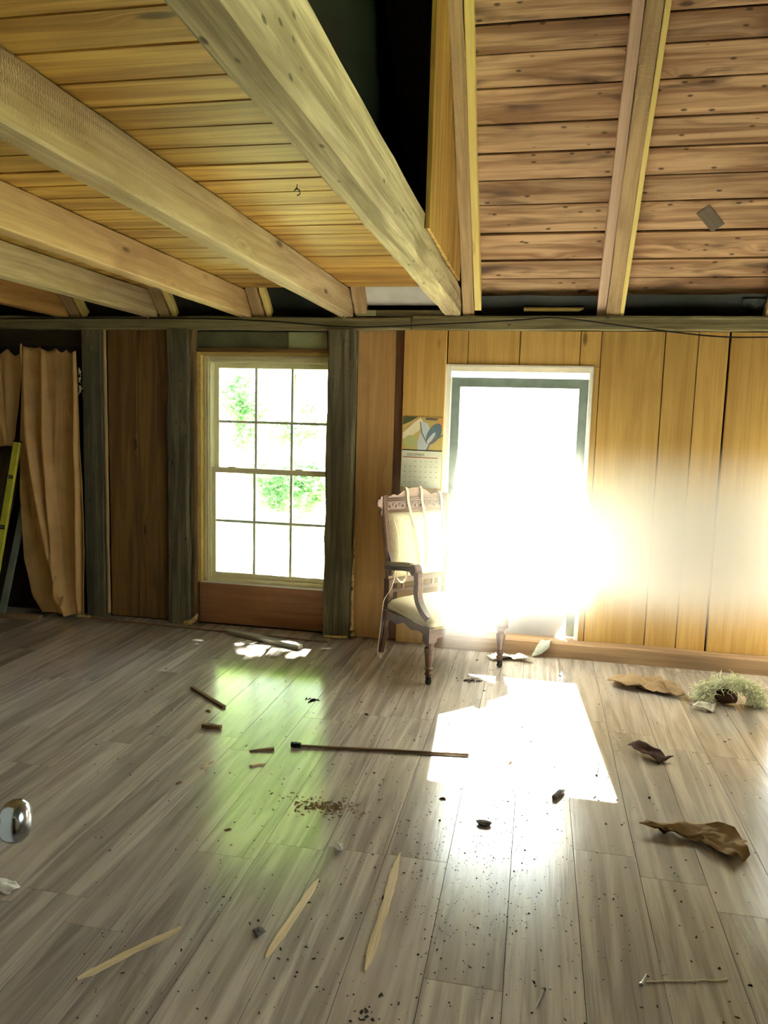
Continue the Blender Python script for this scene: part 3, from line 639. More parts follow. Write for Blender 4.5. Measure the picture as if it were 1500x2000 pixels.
# back pad: domed toward the front
bp = MB(); nx, nz = 14, 16; vs = []
for l in (0, 1):
    for j in range(nz+1):
        for i in range(nx+1):
            u, v = i/nx, j/nz; z = lerp(.521,.917,v); e = ((1-abs(2*u-1)**4)*(1-abs(2*v-1)**5))**.5
            vs.append((lerp(-.213,.213,u), yb(z) + (.010 if l == 0 else -.004-.042*e), z))
n = (nx+1)*(nz+1); q = lambda l,i,j: l*n+j*(nx+1)+i; fs = []
for j in range(nz):
    for i in range(nx): fs += [(q(1,i,j),q(1,i+1,j),q(1,i+1,j+1),q(1,i,j+1)), (q(0,i,j+1),q(0,i+1,j+1),q(0,i+1,j),q(0,i,j))]
for i in range(nx): fs += [(q(0,i,0),q(0,i+1,0),q(1,i+1,0),q(1,i,0)), (q(0,i+1,nz),q(0,i,nz),q(1,i,nz),q(1,i+1,nz))]
for j in range(nz): fs += [(q(0,0,j+1),q(0,0,j),q(1,0,j),q(1,0,j+1)), (q(0,nx,j),q(0,nx,j+1),q(1,nx,j+1),q(1,nx,j))]
bp.add(vs, fs).build('back_cushion', M_['ivory'], CH, smooth=True)
# seat rails with shaped lower edge
def apron(name, ax, c0, c1, at, drop, th=.024):
    poly = []; n = 20
    for i in range(n+1):
        u = i/n; poly.append((lerp(c0,c1,u), .335))
    for i in range(n, -1, -1):
        u = i/n; poly.append((lerp(c0,c1,u), .268 + drop*math.sin(math.pi*u)**.7 - .012*math.cos(6*math.pi*u)*math.sin(math.pi*u)))
    m = MB()
    if ax == 'x': m.prism(poly, 1, at-th/2, at+th/2)
    else: m.prism(poly, 0, at-th/2, at+th/2)
    return m.build(name, Wd, CH)
apron('front_apron', 'x', -.256, .256, -.272, .012); apron('rear_apron', 'x', -.212, .212, .212, .015)
apron('side_apron', 'y', -.236, .19, -.270, .022); apron('side_apron', 'y', -.236, .19, .270, .022)
hw = lambda v: lerp(.305, .245, v)
def seat_y(u, v): return lerp(-.300 - .018*math.sin(math.pi*u), .205, v)
cushion(lambda u, v: lerp(-1, 1, u)*hw(v), seat_y, .330, .372, .052, pw=3.2).build('seat_cushion', M_['ivory'], CH, smooth=True)
gimp = MB(); gimp.tube([((-1+2*i/20)*hw(0), seat_y(i/20, 0)-.003, .336) for i in range(21)], .006, 6)
gimp.build('front_gimp', M_['olive_uph'], CH, smooth=True)
# arms: padded rest, scrolled front, fluted curving support
for s in (-1, 1):
    x = s*.272
    am = MB(); swept(am, spline([(x-s*.020,.195,.595),(x-s*.006,.10,.606),(x,.0,.622),(x,-.095,.630)], 5), .040, .026); a = am.build('arm', Wd, CH)
    pd = MB(); pd.tube(spline([(x-s*.014,.165,.620),(x-s*.004,.08,.632),(x,-.01,.645),(x,-.075,.650)], 5), .021, 10, flat=.75); pd.build('arm_pad', M_['olive_uph'], a, smooth=True)
    sc = MB().lathe([(.010,-.027),(.028,-.026),(.033,-.020),(.033,.020),(.028,.026),(.010,.027)], 18, Matrix.Translation((x,-.105,.630)) @ Matrix.Rotation(math.pi/2, 4, 'Y')); sc.build('scroll', Wd, a)
    sp = spline([(x,-.128,.620),(x,-.135,.56),(x,-.132,.50),(x,-.152,.445),(x+s*.004,-.205,.395),(x+s*.006,-.250,.372)], 5)
    su = MB(); swept(su, sp, .046, [lerp(.040,.034,i/(len(sp)-1)) for i in range(len(sp))]); su = su.build('arm_support', Wd, CH)
    for dx in (-.012, 0, .012):
        r = MB(); r.tube([(p.x+dx, p.y-.017, p.z-.006) for p in sp[2:]], .0042, 6, up=(1,0,0)); r.build('flute', Wl, su, smooth=True)
    kn = MB(); kn.prism([(.19,.53),(.165,.56),(.15,.60),(.168,.635),(.195,.69),(.21,.69),(.205,.53)], 0, s*.232-.012, s*.232+.012); kn.build('arm_bracket', Wd, CH)

# webbing straps hung over the crest (things of their own)
RZ = Matrix.Translation((-.548, 4.525, 0)) @ Matrix.Rotation(math.radians(48), 4, 'Z')
def strap(pts, w, label, n=6, side=(1,0,0)):
    P = [RZ @ Vector(p) for p in spline(pts, n)]; S = RZ.to_3x3() @ Vector(side)
    return tag(MB().ribbon(P, w, .0022, S).build('webbing_strap', M_['strap']), label, 'strap', 'straps on the armchair')
strap([(-.072,.300,.90),(-.07,.296,1.0),(-.068,.288,1.055),(-.066,.268,1.068),(-.064,.252,1.04),(-.062,.245,.98),(-.058,.215,.90),(-.045,.168,.78),(-.028,.15,.66),(-.022,.15,.57)], .017, 'off-white strap over the middle of the chair crest, left one of two')
strap([(.045,.300,.88),(.046,.296,1.0),(.047,.290,1.058),(.048,.268,1.069),(.049,.252,1.04),(.049,.245,.98),(.050,.215,.90),(.046,.168,.78),(.040,.15,.68),(.030,.148,.58)], .017, 'off-white strap over the middle of the chair crest, right one of two')
strap([(.205,.296,.93),(.206,.292,1.02),(.206,.262,1.03),(.206,.243,1.0),(.206,.232,.93),(.203,.205,.82),(.200,.188,.70),(.197,.182,.62)], .018, 'off-white strap hanging down beside the right chair post')
strap([(-.205,.195,.87),(-.198,.168,.80),(-.192,.160,.72),(-.190,.162,.66)], .008, 'thin cord down the left edge of the ivory chair back')
strap([(-.255,.115,.606),(-.246,.120,.56),(-.255,.145,.47),(-.290,.165,.40),(-.292,.18,.30),(-.288,.20,.20),(-.295,.205,.11),(-.302,.20,.055)], .013, 'long strap dangling from the chair arm down to the floor', side=(.8,.6,0))
strap([(-.246,.118,.575),(-.225,.125,.535),(-.195,.13,.508),(-.165,.135,.510),(-.140,.14,.540),(-.128,.145,.585)], .013, 'looped strap sagging below the chair arm', side=(0,.5,.86))

# ------------------------------------------------------------------ curtains
def interp(T, v):
    for (a, x), (b, y) in zip(T, T[1:]):
        if v <= b: return lerp(x, y, (v-a)/(b-a))
    return T[-1][1]
def curtain(name, ztop, zbot, xl, xr, ridges, peaks, sag, label, y0=4.80, nu=110, nv=56, hang=0.):
    m = MB(); vs = []
    for j in range(nv+1):
        v = j/nv
        for i in range(nu+1):
            u = i/nu
            x = lerp(interp(xl, v), interp(xr, v), u); y = y0
            for rt, rb, wt, wb, amp in ridges:
                c = lerp(rt, rb, v**1.15); w = lerp(wt, wb, v); a = amp*(.25+.75*min(1, v*3))*(1 if v < .72 else 1-.75*(v-.72)/.28)
                y -= a*math.exp(-((u-c)/w)**2)
            y += .006*mnoise.noise(Vector((u*6, v*2.5, 4.2))) + .0018*mnoise.noise(Vector((u*30, v*14, 1)))
            # scalloped top between the nails
            d = 0
            for p, qk in zip(peaks, peaks[1:]):
                if p <= u <= qk: d = math.sin(math.pi*(u-p)/(qk-p))
            zt = ztop - sag*d*(.75+.5*mnoise.noise(Vector((u*3,9,1)))) - hang*u
            zb = zbot + .012 + .008*math.sin(u*9)
            z = lerp(zt, zb, v)
            if v > .86: y -= .03*((v-.86)/.14)**2*(.6+.4*math.sin(u*12))     # belly where it gathers at the floor
            vs.append((x, y, z))
    m.add(vs, [(j*(nu+1)+i, j*(nu+1)+i+1, (j+1)*(nu+1)+i+1, (j+1)*(nu+1)+i) for j in range(nv) for i in range(nu)])
    o = empty(name, ((interp(xl,1)+interp(xr,1))/2, y0, 0)); tag(o, label, 'curtain', 'tan curtains')
    inv = Matrix.Translation(o.location).inverted()
    c = m.build('curtain_cloth', M_['curtain'], o, smooth=True); c.matrix_parent_inverse = inv
    md = c.modifiers.new('thick', 'SOLIDIFY'); md.thickness = .003
    return o, inv
cu, inv = curtain('tan_curtain', 1.925, .022,
    [(0,-3.548),(.33,-3.590),(.55,-3.606),(.8,-3.590),(.94,-3.530),(1,-3.44)], [(0,-3.130),(.2,-3.105),(.5,-3.083),(.75,-3.078),(.9,-3.10),(1,-3.105)],
    [(.05,.62,.045,.060,.085),(.38,.60,.028,.040,.070),(.96,.86,.028,.035,.070),(1.02,1.0,.05,.05,.05),(.62,.40,.03,.03,.006)],
    [0,.33,.62,.80,1.0], .030, 'tan cloth curtain hanging to the floor beside the old post', hang=.036)
fray = MB(); rng = random.Random(21)
for i in range(16):
    z = rng.uniform(1.62, 1.78); fray.tube([(-3.108, 4.775, z), (-3.09+rng.uniform(-.01,.012), 4.77, z+rng.uniform(-.02,.02)), (-3.095+rng.uniform(-.01,.012), 4.765, z-rng.uniform(0,.04))], .0018, 5)
f = fray.build('frayed_edge', M_['strap'], cu); f.matrix_parent_inverse = inv
hem = MB(); hem.tube(spline([(-3.546,4.78,1.93),(-3.545,4.772,1.86),(-3.537,4.768,1.80),(-3.540,4.77,1.75),(-3.556,4.772,1.70)], 5), [.006]*8+[.004]*8+[.003]*5, 6); h = hem.build('torn_hem', M_['curtain'], cu, smooth=True); h.matrix_parent_inverse = inv
knot = MB(); knot.tube(spline([(-3.29,4.735,.32),(-3.30,4.72,.24),(-3.285,4.705,.16),(-3.24,4.70,.12),(-3.22,4.705,.18)], 5), .012, 8); kk = knot.build('gathered_fold', M_['curtain'], cu, smooth=True); kk.matrix_parent_inverse = inv
c2, inv2 = curtain('tan_curtain', 1.90, 1.20, [(0,-4.15),(.5,-4.05),(1,-3.98)], [(0,-3.56),(.4,-3.60),(.75,-3.64),(1,-3.66)], [(.40,.40,.05,.06,.04),(.62,.80,.04,.05,.05),(.75,.90,.05,.05,.035),(.15,.2,.06,.06,.04)], [0,.4,.78,1.0], .065, 'shorter ragged tan curtain at the left edge', y0=4.83, nu=70, nv=30)

# ------------------------------------------------------------------ things leaning in the left corner
lv = empty('spirit_level', (-3.68, 4.53, 0)); tag(lv, 'yellow spirit level leaning beside the curtain', 'spirit level')
lvA, lvB = Vector((-3.688, 4.53, .015)), Vector((-3.578, 4.755, 1.255)); ld = (lvB-lvA)
plank('body', (lvA+lvB)/2, ld, (1,0,0), ld.length, .052, .024, M_['yellow'], lv, bev=.003)
nrm = ld.normalized().cross(Vector((1,0,0))); nrm = -nrm if nrm.y > 0 else nrm
for t, sz in ((.52,.030),(.80,.024),(.12,.024)):
    c = lvA + ld*t + nrm*.0125
    plank('vial_window', c, ld, (1,0,0), sz, .036, .004, M_['black'], lv, bev=.001)
    plank('vial', c + nrm*.0025, (1,0,0), ld, .024, .009, .004, M_['grey_green'], lv, bev=.001)
plank('end_cap', lvA, ld, (1,0,0), .012, .056, .028, M_['black'], lv); plank('end_cap', lvB, ld, (1,0,0), .012, .056, .028, M_['black'], lv)
tag(stick('grey_plank', (-3.705, 4.69, .012), (-3.605, 4.90, .95), .052, .018, M_['grey_green'], wd=(1,0,0)), 'grey green painted slat leaning behind the spirit level', 'plank')
tag(stick('dark_board', (-3.90, 4.62, .02), (-3.735, 4.92, 1.29), .24, .02, wood('dark_brown_leaning', (.07,.05,.028), (.035,.025,.015), rough=.7), wd=(1,.1,0)), 'dark brown board leaning in the left corner', 'board')
tag(stick('floor_board', (-4.1, 4.672, .016), (-3.40, 4.70, .016), .06, .03, M_['card']), 'short brown board lying on the floor under the curtain', 'board')

# ------------------------------------------------------------------ wall and ceiling hardware
def hook(loc, label, mat, down=True, sc=1., group='small hooks', ax=(1,0,0)):
    pts = []; L = Vector(loc); a = Vector(ax)
    for i in range(14):
        w = -math.pi/2 + 1.5*math.pi*i/13
        pts.append(L + a*(.009*math.cos(w))*sc + Vector((0,0,-.022+.009*math.sin(w)))*sc)
    pts = [L, L + Vector((0,0,-.008))*sc] + pts[::-1][1:]
    return tag(MB().tube(pts, .0016*sc, 6).build('cup_hook', mat, smooth=True), label, 'hook', group)
hook((-.868, 2.655, 2.292), 'small dark hook screwed into the amber ceiling boards', M_['black'], sc=1.2, ax=(.9,.3,0))
hook((-3.083, 4.888, 1.925), 'small pale hook near the top of the post beside the curtain', M_['white_metal'], sc=.9)
def eye(loc, label):
    m = MB(); m.lathe([(.001,-.022),(.006,-.018),(.007,-.013),(.004,-.008),(.0025,-.004),(.0025,.001)], 10, Matrix.Translation(loc)); return tag(m.build('brass_bulb_hook', M_['brass'], smooth=True), label, 'hook', 'small hooks')
eye((-2.60, 4.80, 2.129), 'tiny brass knob under the end of the yellowish beam')
eye((-1.925, 4.80, 2.129), 'tiny brass knob under the end of the tan knotty beam')
eye((-1.248, 4.80, 2.131), 'tiny brass knob under the end of the pale rough-sawn beam')
cab = spline([(-3.8,4.868,2.112),(-2.45,4.868,2.116),(-1.80,4.868,2.100),(-1.21,4.868,2.064),(-.69,4.868,2.082),(-.2,4.866,2.106),(.078,4.866,2.122),(.53,4.864,2.068),(.966,4.90,2.024),(1.274,4.905,2.020),(1.9,4.905,2.04)], 8)
tag(MB().tube(cab, .0042, 6).build('electric_cable', M_['black'], smooth=True), 'thin black cable strung along the top plate', 'cable')
# expanding foam squeezed out beside the posts
def foam(pts, rads, label):
    P = spline(pts, 6); R = [interp([(i/(len(rads)-1), r) for i, r in enumerate(rads)], k/(len(P)-1))*(1+.35*mnoise.noise(Vector((k*.9,3,1)))) for k in range(len(P))]
    P = [p + Vector((.006*mnoise.noise(Vector((k*.7,1,5))), 0, 0)) for k, p in enumerate(P)]
    return tag(MB().tube(P, R, 8).build('foam_bead', M_['foam'], smooth=True), label, 'foam', 'dried foam')
foam([(-1.176,4.915,.74),(-1.178,4.915,.60),(-1.176,4.913,.52),(-1.186,4.908,.46),(-1.178,4.908,.38),(-1.182,4.905,.25),(-1.178,4.903,.12),(-1.176,4.900,.012)], [.005,.006,.009,.014,.010,.010,.013,.018], 'lumpy yellow foam line down the right side of the post by the armchair')
foam([(-1.36,4.862,.009),(-1.28,4.860,.010),(-1.20,4.872,.012)], [.007,.009,.011], 'yellow foam smear along the foot of the post by the armchair')
foam([(-2.39,4.88,.012),(-2.345,4.885,.02),(-2.315,4.905,.05),(-2.308,4.915,.075)], [.014,.02,.014,.006], 'blob of yellow foam at the foot of the post left of the window')
foam([(-3.20,4.83,.010),(-3.15,4.835,.014),(-3.10,4.84,.010)], [.008,.012,.008], 'small foam lump on the floor under the curtain corner')

# ------------------------------------------------------------------ calendar
cal = empty('wall_calendar', (-.730, 4.893, 1.05)); tag(cal, 'wall calendar with a bird picture hanging left of the door', 'calendar')
def flat(poly, y, name, col, parent, rough=.6):
    mat = col if not isinstance(col, tuple) else plain(name+'_print', col, rough, .3, var=.05)
    m = MB(); m.prism([(px+.730, pz-1.05) for px, pz in poly], 1, y, y+.0006); return m.build(name, mat, parent)
def ell(cx, cz, a, b, rot, n=22):
    c, s = math.cos(rot), math.sin(rot)
    return [(cx+a*math.cos(t)*c-b*math.sin(t)*s, cz+a*math.cos(t)*s+b*math.sin(t)*c) for t in [2*math.pi*i/n for i in range(n)]]
x0, x1 = -.866, -.604
pic = flat([(x0,1.288),(x1,1.285),(x1,1.502),(x0,1.505)], -.0012, 'picture_page', (.60,.47,.17), cal)
Y_ = -.0020
flat([(x0+.002,1.45),(x0+.002,1.503),(x0+.10,1.502),(x0+.05,1.472)], Y_, 'dark_bush', (.10,.12,.05), pic)
flat([(x0+.002,1.40),(x0+.06,1.455),(x0+.115,1.497),(x0+.13,1.48),(x0+.112,1.42),(x0+.05,1.37),(x0+.002,1.36)], Y_-.0002, 'cream_sheen', (.86,.80,.58), pic)  # light sheen across the page, painted as a cream shape
flat(ell(x0+.055, 1.345, .045, .04, .2), Y_-.0003, 'olive_patch', (.46,.50,.22), pic)
flat([(x0+.10,1.29),(x0+.10,1.34),(x0+.115,1.40),(x0+.125,1.478),(x0+.165,1.46),(x0+.19,1.40),(x0+.175,1.34),(x0+.16,1.29)], Y_-.0004, 'pale_breast', (.58,.66,.70), pic)
flat(ell(x0+.205, 1.395, .075, .040, 1.05), Y_-.0006, 'blue_grey_wing', (.16,.24,.30), pic)
flat(ell(x0+.185, 1.365, .050, .012, .95), Y_-.0008, 'wing_bar', (.60,.68,.70), pic)
flat([(x0+.155,1.288),(x0+.165,1.288),(x0+.187,1.335),(x0+.268,1.387),(x0+.264,1.394),(x0+.182,1.345)], Y_-.0010, 'twig', (.22,.20,.16), pic)
flat([(x0+.118,1.473),(x0+.112,1.47),(x0+.122,1.40),(x0+.160,1.33),(x0+.166,1.334),(x0+.130,1.405)], Y_-.0010, 'twig', (.25,.25,.24), pic)
flat([(x0+.15,1.498),(x0+.23,1.494),(x0+.22,1.482),(x0+.15,1.485)], Y_-.0010, 'dark_branch', (.16,.14,.10), pic)
flat([(x0+.232,1.44),(x0+.262,1.44),(x0+.262,1.498),(x0+.236,1.498)], Y_-.0005, 'orange_leaf', (.72,.36,.14), pic)
page = flat([(x0-.004,1.048),(x1-.004,1.046),(x1,1.283),(x0,1.286)], -.0010, 'date_page', M_['paper'], cal)
flat([(x0,1.2865),(x1,1.2835),(x1,1.290),(x0,1.2925)], -.0030, 'wire_binding', M_['black'], cal)
flat([(x0+.006,1.240),(x0+.235,1.2375),(x0+.235,1.244),(x0+.006,1.2465)], -.0018, 'weekday_band', (.48,.16,.11), page)
ink = plain('date_ink', (.30,.33,.28), .7, .2)
rng = random.Random(2)
for r in range(5):
    for c in range(7):
        if (r == 0 and c < 2) or (r == 4 and c > 4): continue
        x = x0 + .018 + c*.034; z = 1.215 - r*.034
        flat([(x,z),(x+.010,z),(x+.010,z+.004),(x,z+.004)], -.0018, 'date_mark', ink, page)
cu_ = bpy.data.curves.new('month_text', 'FONT'); cu_.body = 'DECEMBER'; cu_.size = .022; cu_.extrude = .0003; cu_.space_character = 1.1
to = bpy.data.objects.new('tmp', cu_); COL.objects.link(to); dg = bpy.context.evaluated_depsgraph_get(); me = bpy.data.meshes.new_from_object(to.evaluated_get(dg)); bpy.data.objects.remove(to)
mt = bpy.data.objects.new('month_name', me); COL.objects.link(mt); me.materials.clear(); me.materials.append(plain('month_ink', (.22,.12,.08), .7, .2)); mt.parent = page
mt.matrix_local = Matrix.Translation((x0+.034+.730, -.0020, 1.2525-1.05)) @ Matrix.Rotation(math.pi/2, 4, 'X')

# ------------------------------------------------------------------ things lying on the floor
def fl(name, a, b, W, T, mat, label, cat, group=None, lift=None, **k):
    z = T/2 + .0005 if lift is None else lift
    return tag(stick(name, (*a, z), (*b, z), W, T, M_[mat] if isinstance(mat, str) else mat, **k), label, cat, group)
fl('wall_strip', (-3.081,4.823), (-1.303,4.755), .012, .008, 'brownstick', 'long thin dark strip lying along the foot of the window wall', 'strip', jit=.0015, seg=12)
fl('grey_batten', (-2.013,4.766), (-1.431,4.565), .048, .030, 'greywood', 'grey weathered batten lying under the window', 'batten', jit=.002, seg=6)
fl('brown_stick', (-1.781,3.726), (-1.505,3.512), .022, .014, 'brownstick', 'short brown stick lying diagonally in front of the window', 'stick', 'loose sticks', jit=.002, seg=5)
fl('dark_stub', (-1.506,3.262), (-1.412,3.262), .026, .018, 'brownstick', 'stubby dark piece of wood left of the long rod', 'stick', 'loose sticks', jit=.003, seg=4)
fl('brown_twig', (-1.193,3.069), (-1.093,3.112), .012, .008, M_['card'], 'small brown twig just left of the long rod', 'stick', 'loose sticks', jit=.002, seg=4, taper=-.8)
rod = empty('long_rod', (-.63, 3.22, 0)); tag(rod, 'long thin brown rod with a dark end lying across the middle of the floor', 'rod')
stick('shaft', (-1.015,3.164,.008), (-.235,3.274,.008), .013, .012, wood('rod_brown', (.17,.10,.045), (.09,.05,.025), rough=.45), rod, jit=.0008, seg=8)
stick('dark_tip', (-1.030,3.162,.012), (-.985,3.168,.012), .022, .020, M_['black'], rod, jit=.003, seg=3)
def splinter(a, b, w, label, seed):
    """split lath: flat, pointed at both ends, slightly crooked"""
    r = random.Random(seed); A, B = Vector((*a,0)), Vector((*b,0)); d = (B-A); n = 16; L = d.length; vs = []
    for i in range(n+1):
        u = i/n; hw_ = w/2*min(1, .12+u*7, .10+(1-u)*5)*(1+.18*r.uniform(-1,1)); off = .008*mnoise.noise(Vector((u*3,seed,1)))
        for y, z in ((-hw_+off,.0005),(hw_+off,.0005),(hw_*.85+off,.008),(-hw_*.85+off,.008)): vs.append((-L/2+L*u, y, z+.002*mnoise.noise(Vector((u*4,y*60,seed)))*(z > .001)))
    fs = [(i*4+j, i*4+(j+1) % 4, (i+1)*4+(j+1) % 4, (i+1)*4+j) for i in range(n) for j in range(4)] + [(3,2,1,0), tuple(n*4+j for j in range(4))]
    M = frame((A+B)/2, d, Vector((0,0,1)).cross(d))
    return tag(MB().add(vs, fs).build('wood_splinter', M_['splint'], M=M), label, 'splinter', 'pale wood splinters')
splinter((-1.122,1.657), (-.949,1.911), .020, 'pale splinter lying diagonally at the lower left, crusted with dirt', 1)
splinter((-.668,1.848), (-.627,2.227), .022, 'pale splinter in the middle of the three at the bottom', 2)
splinter((-.388,1.860), (-.395,2.441), .026, 'longest pale splinter, right one of the three at the bottom', 3)
splinter((-1.325,2.856), (-1.308,2.945), .014, 'tiny pale splinter between the dark stub and the door knob', 4)
splinter((-1.14,2.93), (-1.08,2.965), .010, 'tiny brown-edged chip below the small twig', 5)
def blob(name, c, r, mat, label, cat, seed=0, sq=(1,1,.6), n=10, amp=.35, group=None):
    m = MB(); vs = []; rows = 7
    for j in range(rows+1):
        for i in range(n):
            th = math.pi*j/rows; ph = 2*math.pi*i/n; v = Vector((math.sin(th)*math.cos(ph), math.sin(th)*math.sin(ph), math.cos(th)))
            k = 1 + amp*mnoise.noise(v*1.7+Vector((seed*3.1,seed,0))); vs.append(Vector((v.x*sq[0], v.y*sq[1], v.z*sq[2]))*r*k)
    zm = min(v.z for v in vs); vs = [(v.x+c[0], v.y+c[1], v.z-zm+.0002) for v in vs]
    m.add(vs, [(j*n+i, j*n+(i+1) % n, (j+1)*n+(i+1) % n, (j+1)*n+i) for j in range(rows) for i in range(n)])
    o = m.build(name, M_[mat], smooth=False); return tag(o, label, cat, group)
blob('pebble', (-.127,2.705), .026, 'stone', 'flat grey pebble in the glare below the chair', 'pebble', 1, (1.1,.7,.3), group='pebbles')
blob('pebble', (-.721,1.939), .018, 'stone', 'dark round pebble near the middle splinter', 'pebble', 2, (1,.8,.5), group='pebbles')
blob('paper_scrap', (-.609,2.407), .016, 'scrap', 'tiny crumpled white scrap above the splinters', 'scrap', 3, (1,.8,.9), amp=.8)
stub = fl('metal_stub', (.135,2.965), (.170,3.04), .020, .018, 'stone', 'short dark metal stub in the glare on the right', 'stub', jit=.002, seg=3)
def nail(a, b, label, r=.0035):
    A, B = Vector((*a, r+.0005)), Vector((*b, r*1.6)); d = (A-B).normalized()
    o = empty('nail', (*b, 0)); tag(o, label, 'nail', 'loose nails'); inv = Matrix.Translation(o.location).inverted()
    s = MB().tube([A, B], [r*.5, r], 8).build('shank', M_['steel'], o); s.matrix_parent_inverse = inv
    h = MB().tube([B, B-d*.003], r*2.0, 10).build('head', M_['steel'], o); h.matrix_parent_inverse = inv
nail((.343,3.399), (.316,3.230), 'long nail lying in the light on the right')
nail((.068,1.835), (.088,1.905), 'short nail near the bottom edge of the floor', .003)
nail((.365,2.03), (.345,1.985), 'short nail standing out at the lower right', .003)
# bent scraps of paper / plastic
def sheetlet(name, poly, z, mat, label, cat, seed, curl=.02, group=None, th=.0015, rings=5):
    """irregular thin sheet: outline poly (world xy), curled, lying at height z"""
    fine = []
    for (ax, ay), (bx, by) in zip(poly, poly[1:]+poly[:1]):
        for t in (0, .25, .5, .75):
            jx = .012*mnoise.noise(Vector((ax*40+t*9, ay*31, seed))); jy = .012*mnoise.noise(Vector((ay*37+t*8, ax*29, seed+5)))
            sc_ = min(1., ((bx-ax)**2+(by-ay)**2)**.5/.09); fine.append((ax+(bx-ax)*t+jx*sc_*1.6, ay+(by-ay)*t+jy*sc_*1.6))
    poly = fine
    c = Vector((sum(p[0] for p in poly)/len(poly), sum(p[1] for p in poly)/len(poly))); n = len(poly); vs = [(c.x, c.y)]
    for k in range(1, rings+1):
        for p in poly: vs.append((c.x+(p[0]-c.x)*k/rings, c.y+(p[1]-c.y)*k/rings))
    hs = [curl*(.5+.9*mnoise.noise(Vector((x*14+seed, y*14, seed)))+.35*mnoise.noise(Vector((x*45, y*45, seed)))) for x, y in vs]; h0 = min(hs)
    V = [(x, y, z + h - h0) for (x, y), h in zip(vs, hs)]
    fs = [(0, 1+i, 1+(i+1) % n) for i in range(n)] + [(1+(k-1)*n+i, 1+k*n+i, 1+k*n+(i+1) % n, 1+(k-1)*n+(i+1) % n) for k in range(1, rings) for i in range(n)]
    o = MB().add(V, fs).build(name, M_[mat] if isinstance(mat, str) else mat, smooth=True)
    md = o.modifiers.new('thick', 'SOLIDIFY'); md.thickness = th; md.offset = 1
    return tag(o, label, cat, group)
sheetlet('paper_scrap', [(-.25,4.70),(-.17,4.79),(-.08,4.81),(.00,4.75),(.05,4.68),(-.02,4.69),(-.10,4.70),(-.20,4.66)], .003, 'scrap', 'crumpled pale paper on the floor below the storm door', 'scrap', 2, .030, 'paper scraps')
sheetlet('paper_scrap', [(-1.60,1.93),(-1.53,1.925),(-1.52,1.965),(-1.555,1.985),(-1.61,1.97)], .002, 'scrap', 'small curled paper at the left edge below the knob', 'scrap', 5, .025, 'paper scraps')
sheetlet('paper_scrap', [(-1.31,4.60),(-1.25,4.59),(-1.24,4.62),(-1.28,4.635)], .001, 'scrap', 'tiny white scrap near the foot of the foamed post', 'scrap', 6, .012, 'paper scraps')
sheetlet('paper_scrap', [(-1.86,4.58),(-1.76,4.56),(-1.74,4.61),(-1.82,4.64)], .001, 'scrap', 'small pale scrap beside the grey batten', 'scrap', 8, .012, 'paper scraps')
pl = MB().ribbon(spline([(.135,4.86,.107),(.118,4.842,.104),(.095,4.834,.075),(.060,4.828,.035),(.030,4.822,.010)], 5), [.02+.05*math.sin(math.pi*min(1,.15+i/22)) for i in range(21)], .003, (.9,-.1,.5))
tag(pl.build('plastic_scrap', M_['plastic'], smooth=True), 'crumpled cloudy plastic strip hanging over the timber sill', 'plastic')
# debris on the right
sheetlet('cardboard_flap', [(.46,4.40),(.50,4.50),(.62,4.55),(.76,4.54),(.83,4.47),(.86,4.38),(.85,4.28),(.78,4.28),(.70,4.33),(.56,4.35)], .003, 'card', 'flattened brown cardboard on the floor by the timber sill', 'cardboard', 3, .045, th=.004, rings=7)
sheetlet('cardboard_scrap', [(.44,2.80),(.50,2.84),(.62,2.86),(.75,2.885),(.80,2.82),(.79,2.70),(.74,2.655),(.68,2.70),(.63,2.765),(.55,2.775)], .003, 'card', 'torn brown cardboard wedge on the floor at the right', 'cardboard', 7, .045, th=.004, rings=7)
sheetlet('dark_scrap', [(.48,3.56),(.54,3.55),(.61,3.50),(.66,3.44),(.60,3.41),(.53,3.45)], .003, 'rust', 'small dark scrap above the torn cardboard wedge', 'scrap', 9, .03, th=.003)
ins = empty('insulation_tuft', (1.08, 4.28, 0)); tag(ins, 'fluffy pale green insulation tuft with a dark hollow by the right edge', 'insulation'); inv = Matrix.Translation(ins.location).inverted()
m = MB(); rng = random.Random(31)
core = []
for i in range(17):
    w = math.pi*(-.05 + 1.1*i/16); core.append((1.10+.125*math.cos(w)*(1 if w < 1.5 else 1.25), 4.285+.01*math.sin(3*w), .012+.105*max(0,math.sin(w))))
m.tube(core, [.015+.012*mnoise.noise(Vector((i*.8,1,1))) for i in range(17)], 9)
b_ = m.build('fluffy_arch', M_['insul'], ins, smooth=True); b_.matrix_parent_inverse = inv
hb = MB()
for i in range(1500):
    p = Vector(rng.choice(core)) + Vector((rng.gauss(0,.024), rng.gauss(0,.022), rng.gauss(0,.016))); p.z = max(p.z, .006)
    d = Vector((rng.gauss(.3,1), rng.gauss(-.2,.8), rng.gauss(.3,.7))).normalized()*rng.uniform(.02,.06); q_ = p+d*.5+Vector((0,0,.008)); e_ = p+d; e_.z = max(e_.z, .003); q_.z = max(q_.z, .004)
    hb.tube([p, q_, e_], [.0022,.0018,.0008], 3, cap=False)
b_ = hb.build('fibres', M_['insul'], ins); b_.matrix_parent_inverse = inv; tag(b_, kind='stuff')
m = MB(); m.tube([(1.01,4.29,.035),(1.06,4.285,.045),(1.12,4.285,.04)], [.03,.045,.03], 10); b_ = m.build('dark_hollow', M_['rust'], ins, smooth=True); b_.matrix_parent_inverse = inv
sheetlet('paper_scrap', [(.85,4.17),(.94,4.19),(.99,4.16),(.97,4.11),(.87,4.13)], .003, 'scrap', 'white rag in front of the insulation tuft', 'scrap', 12, .05, 'paper scraps')
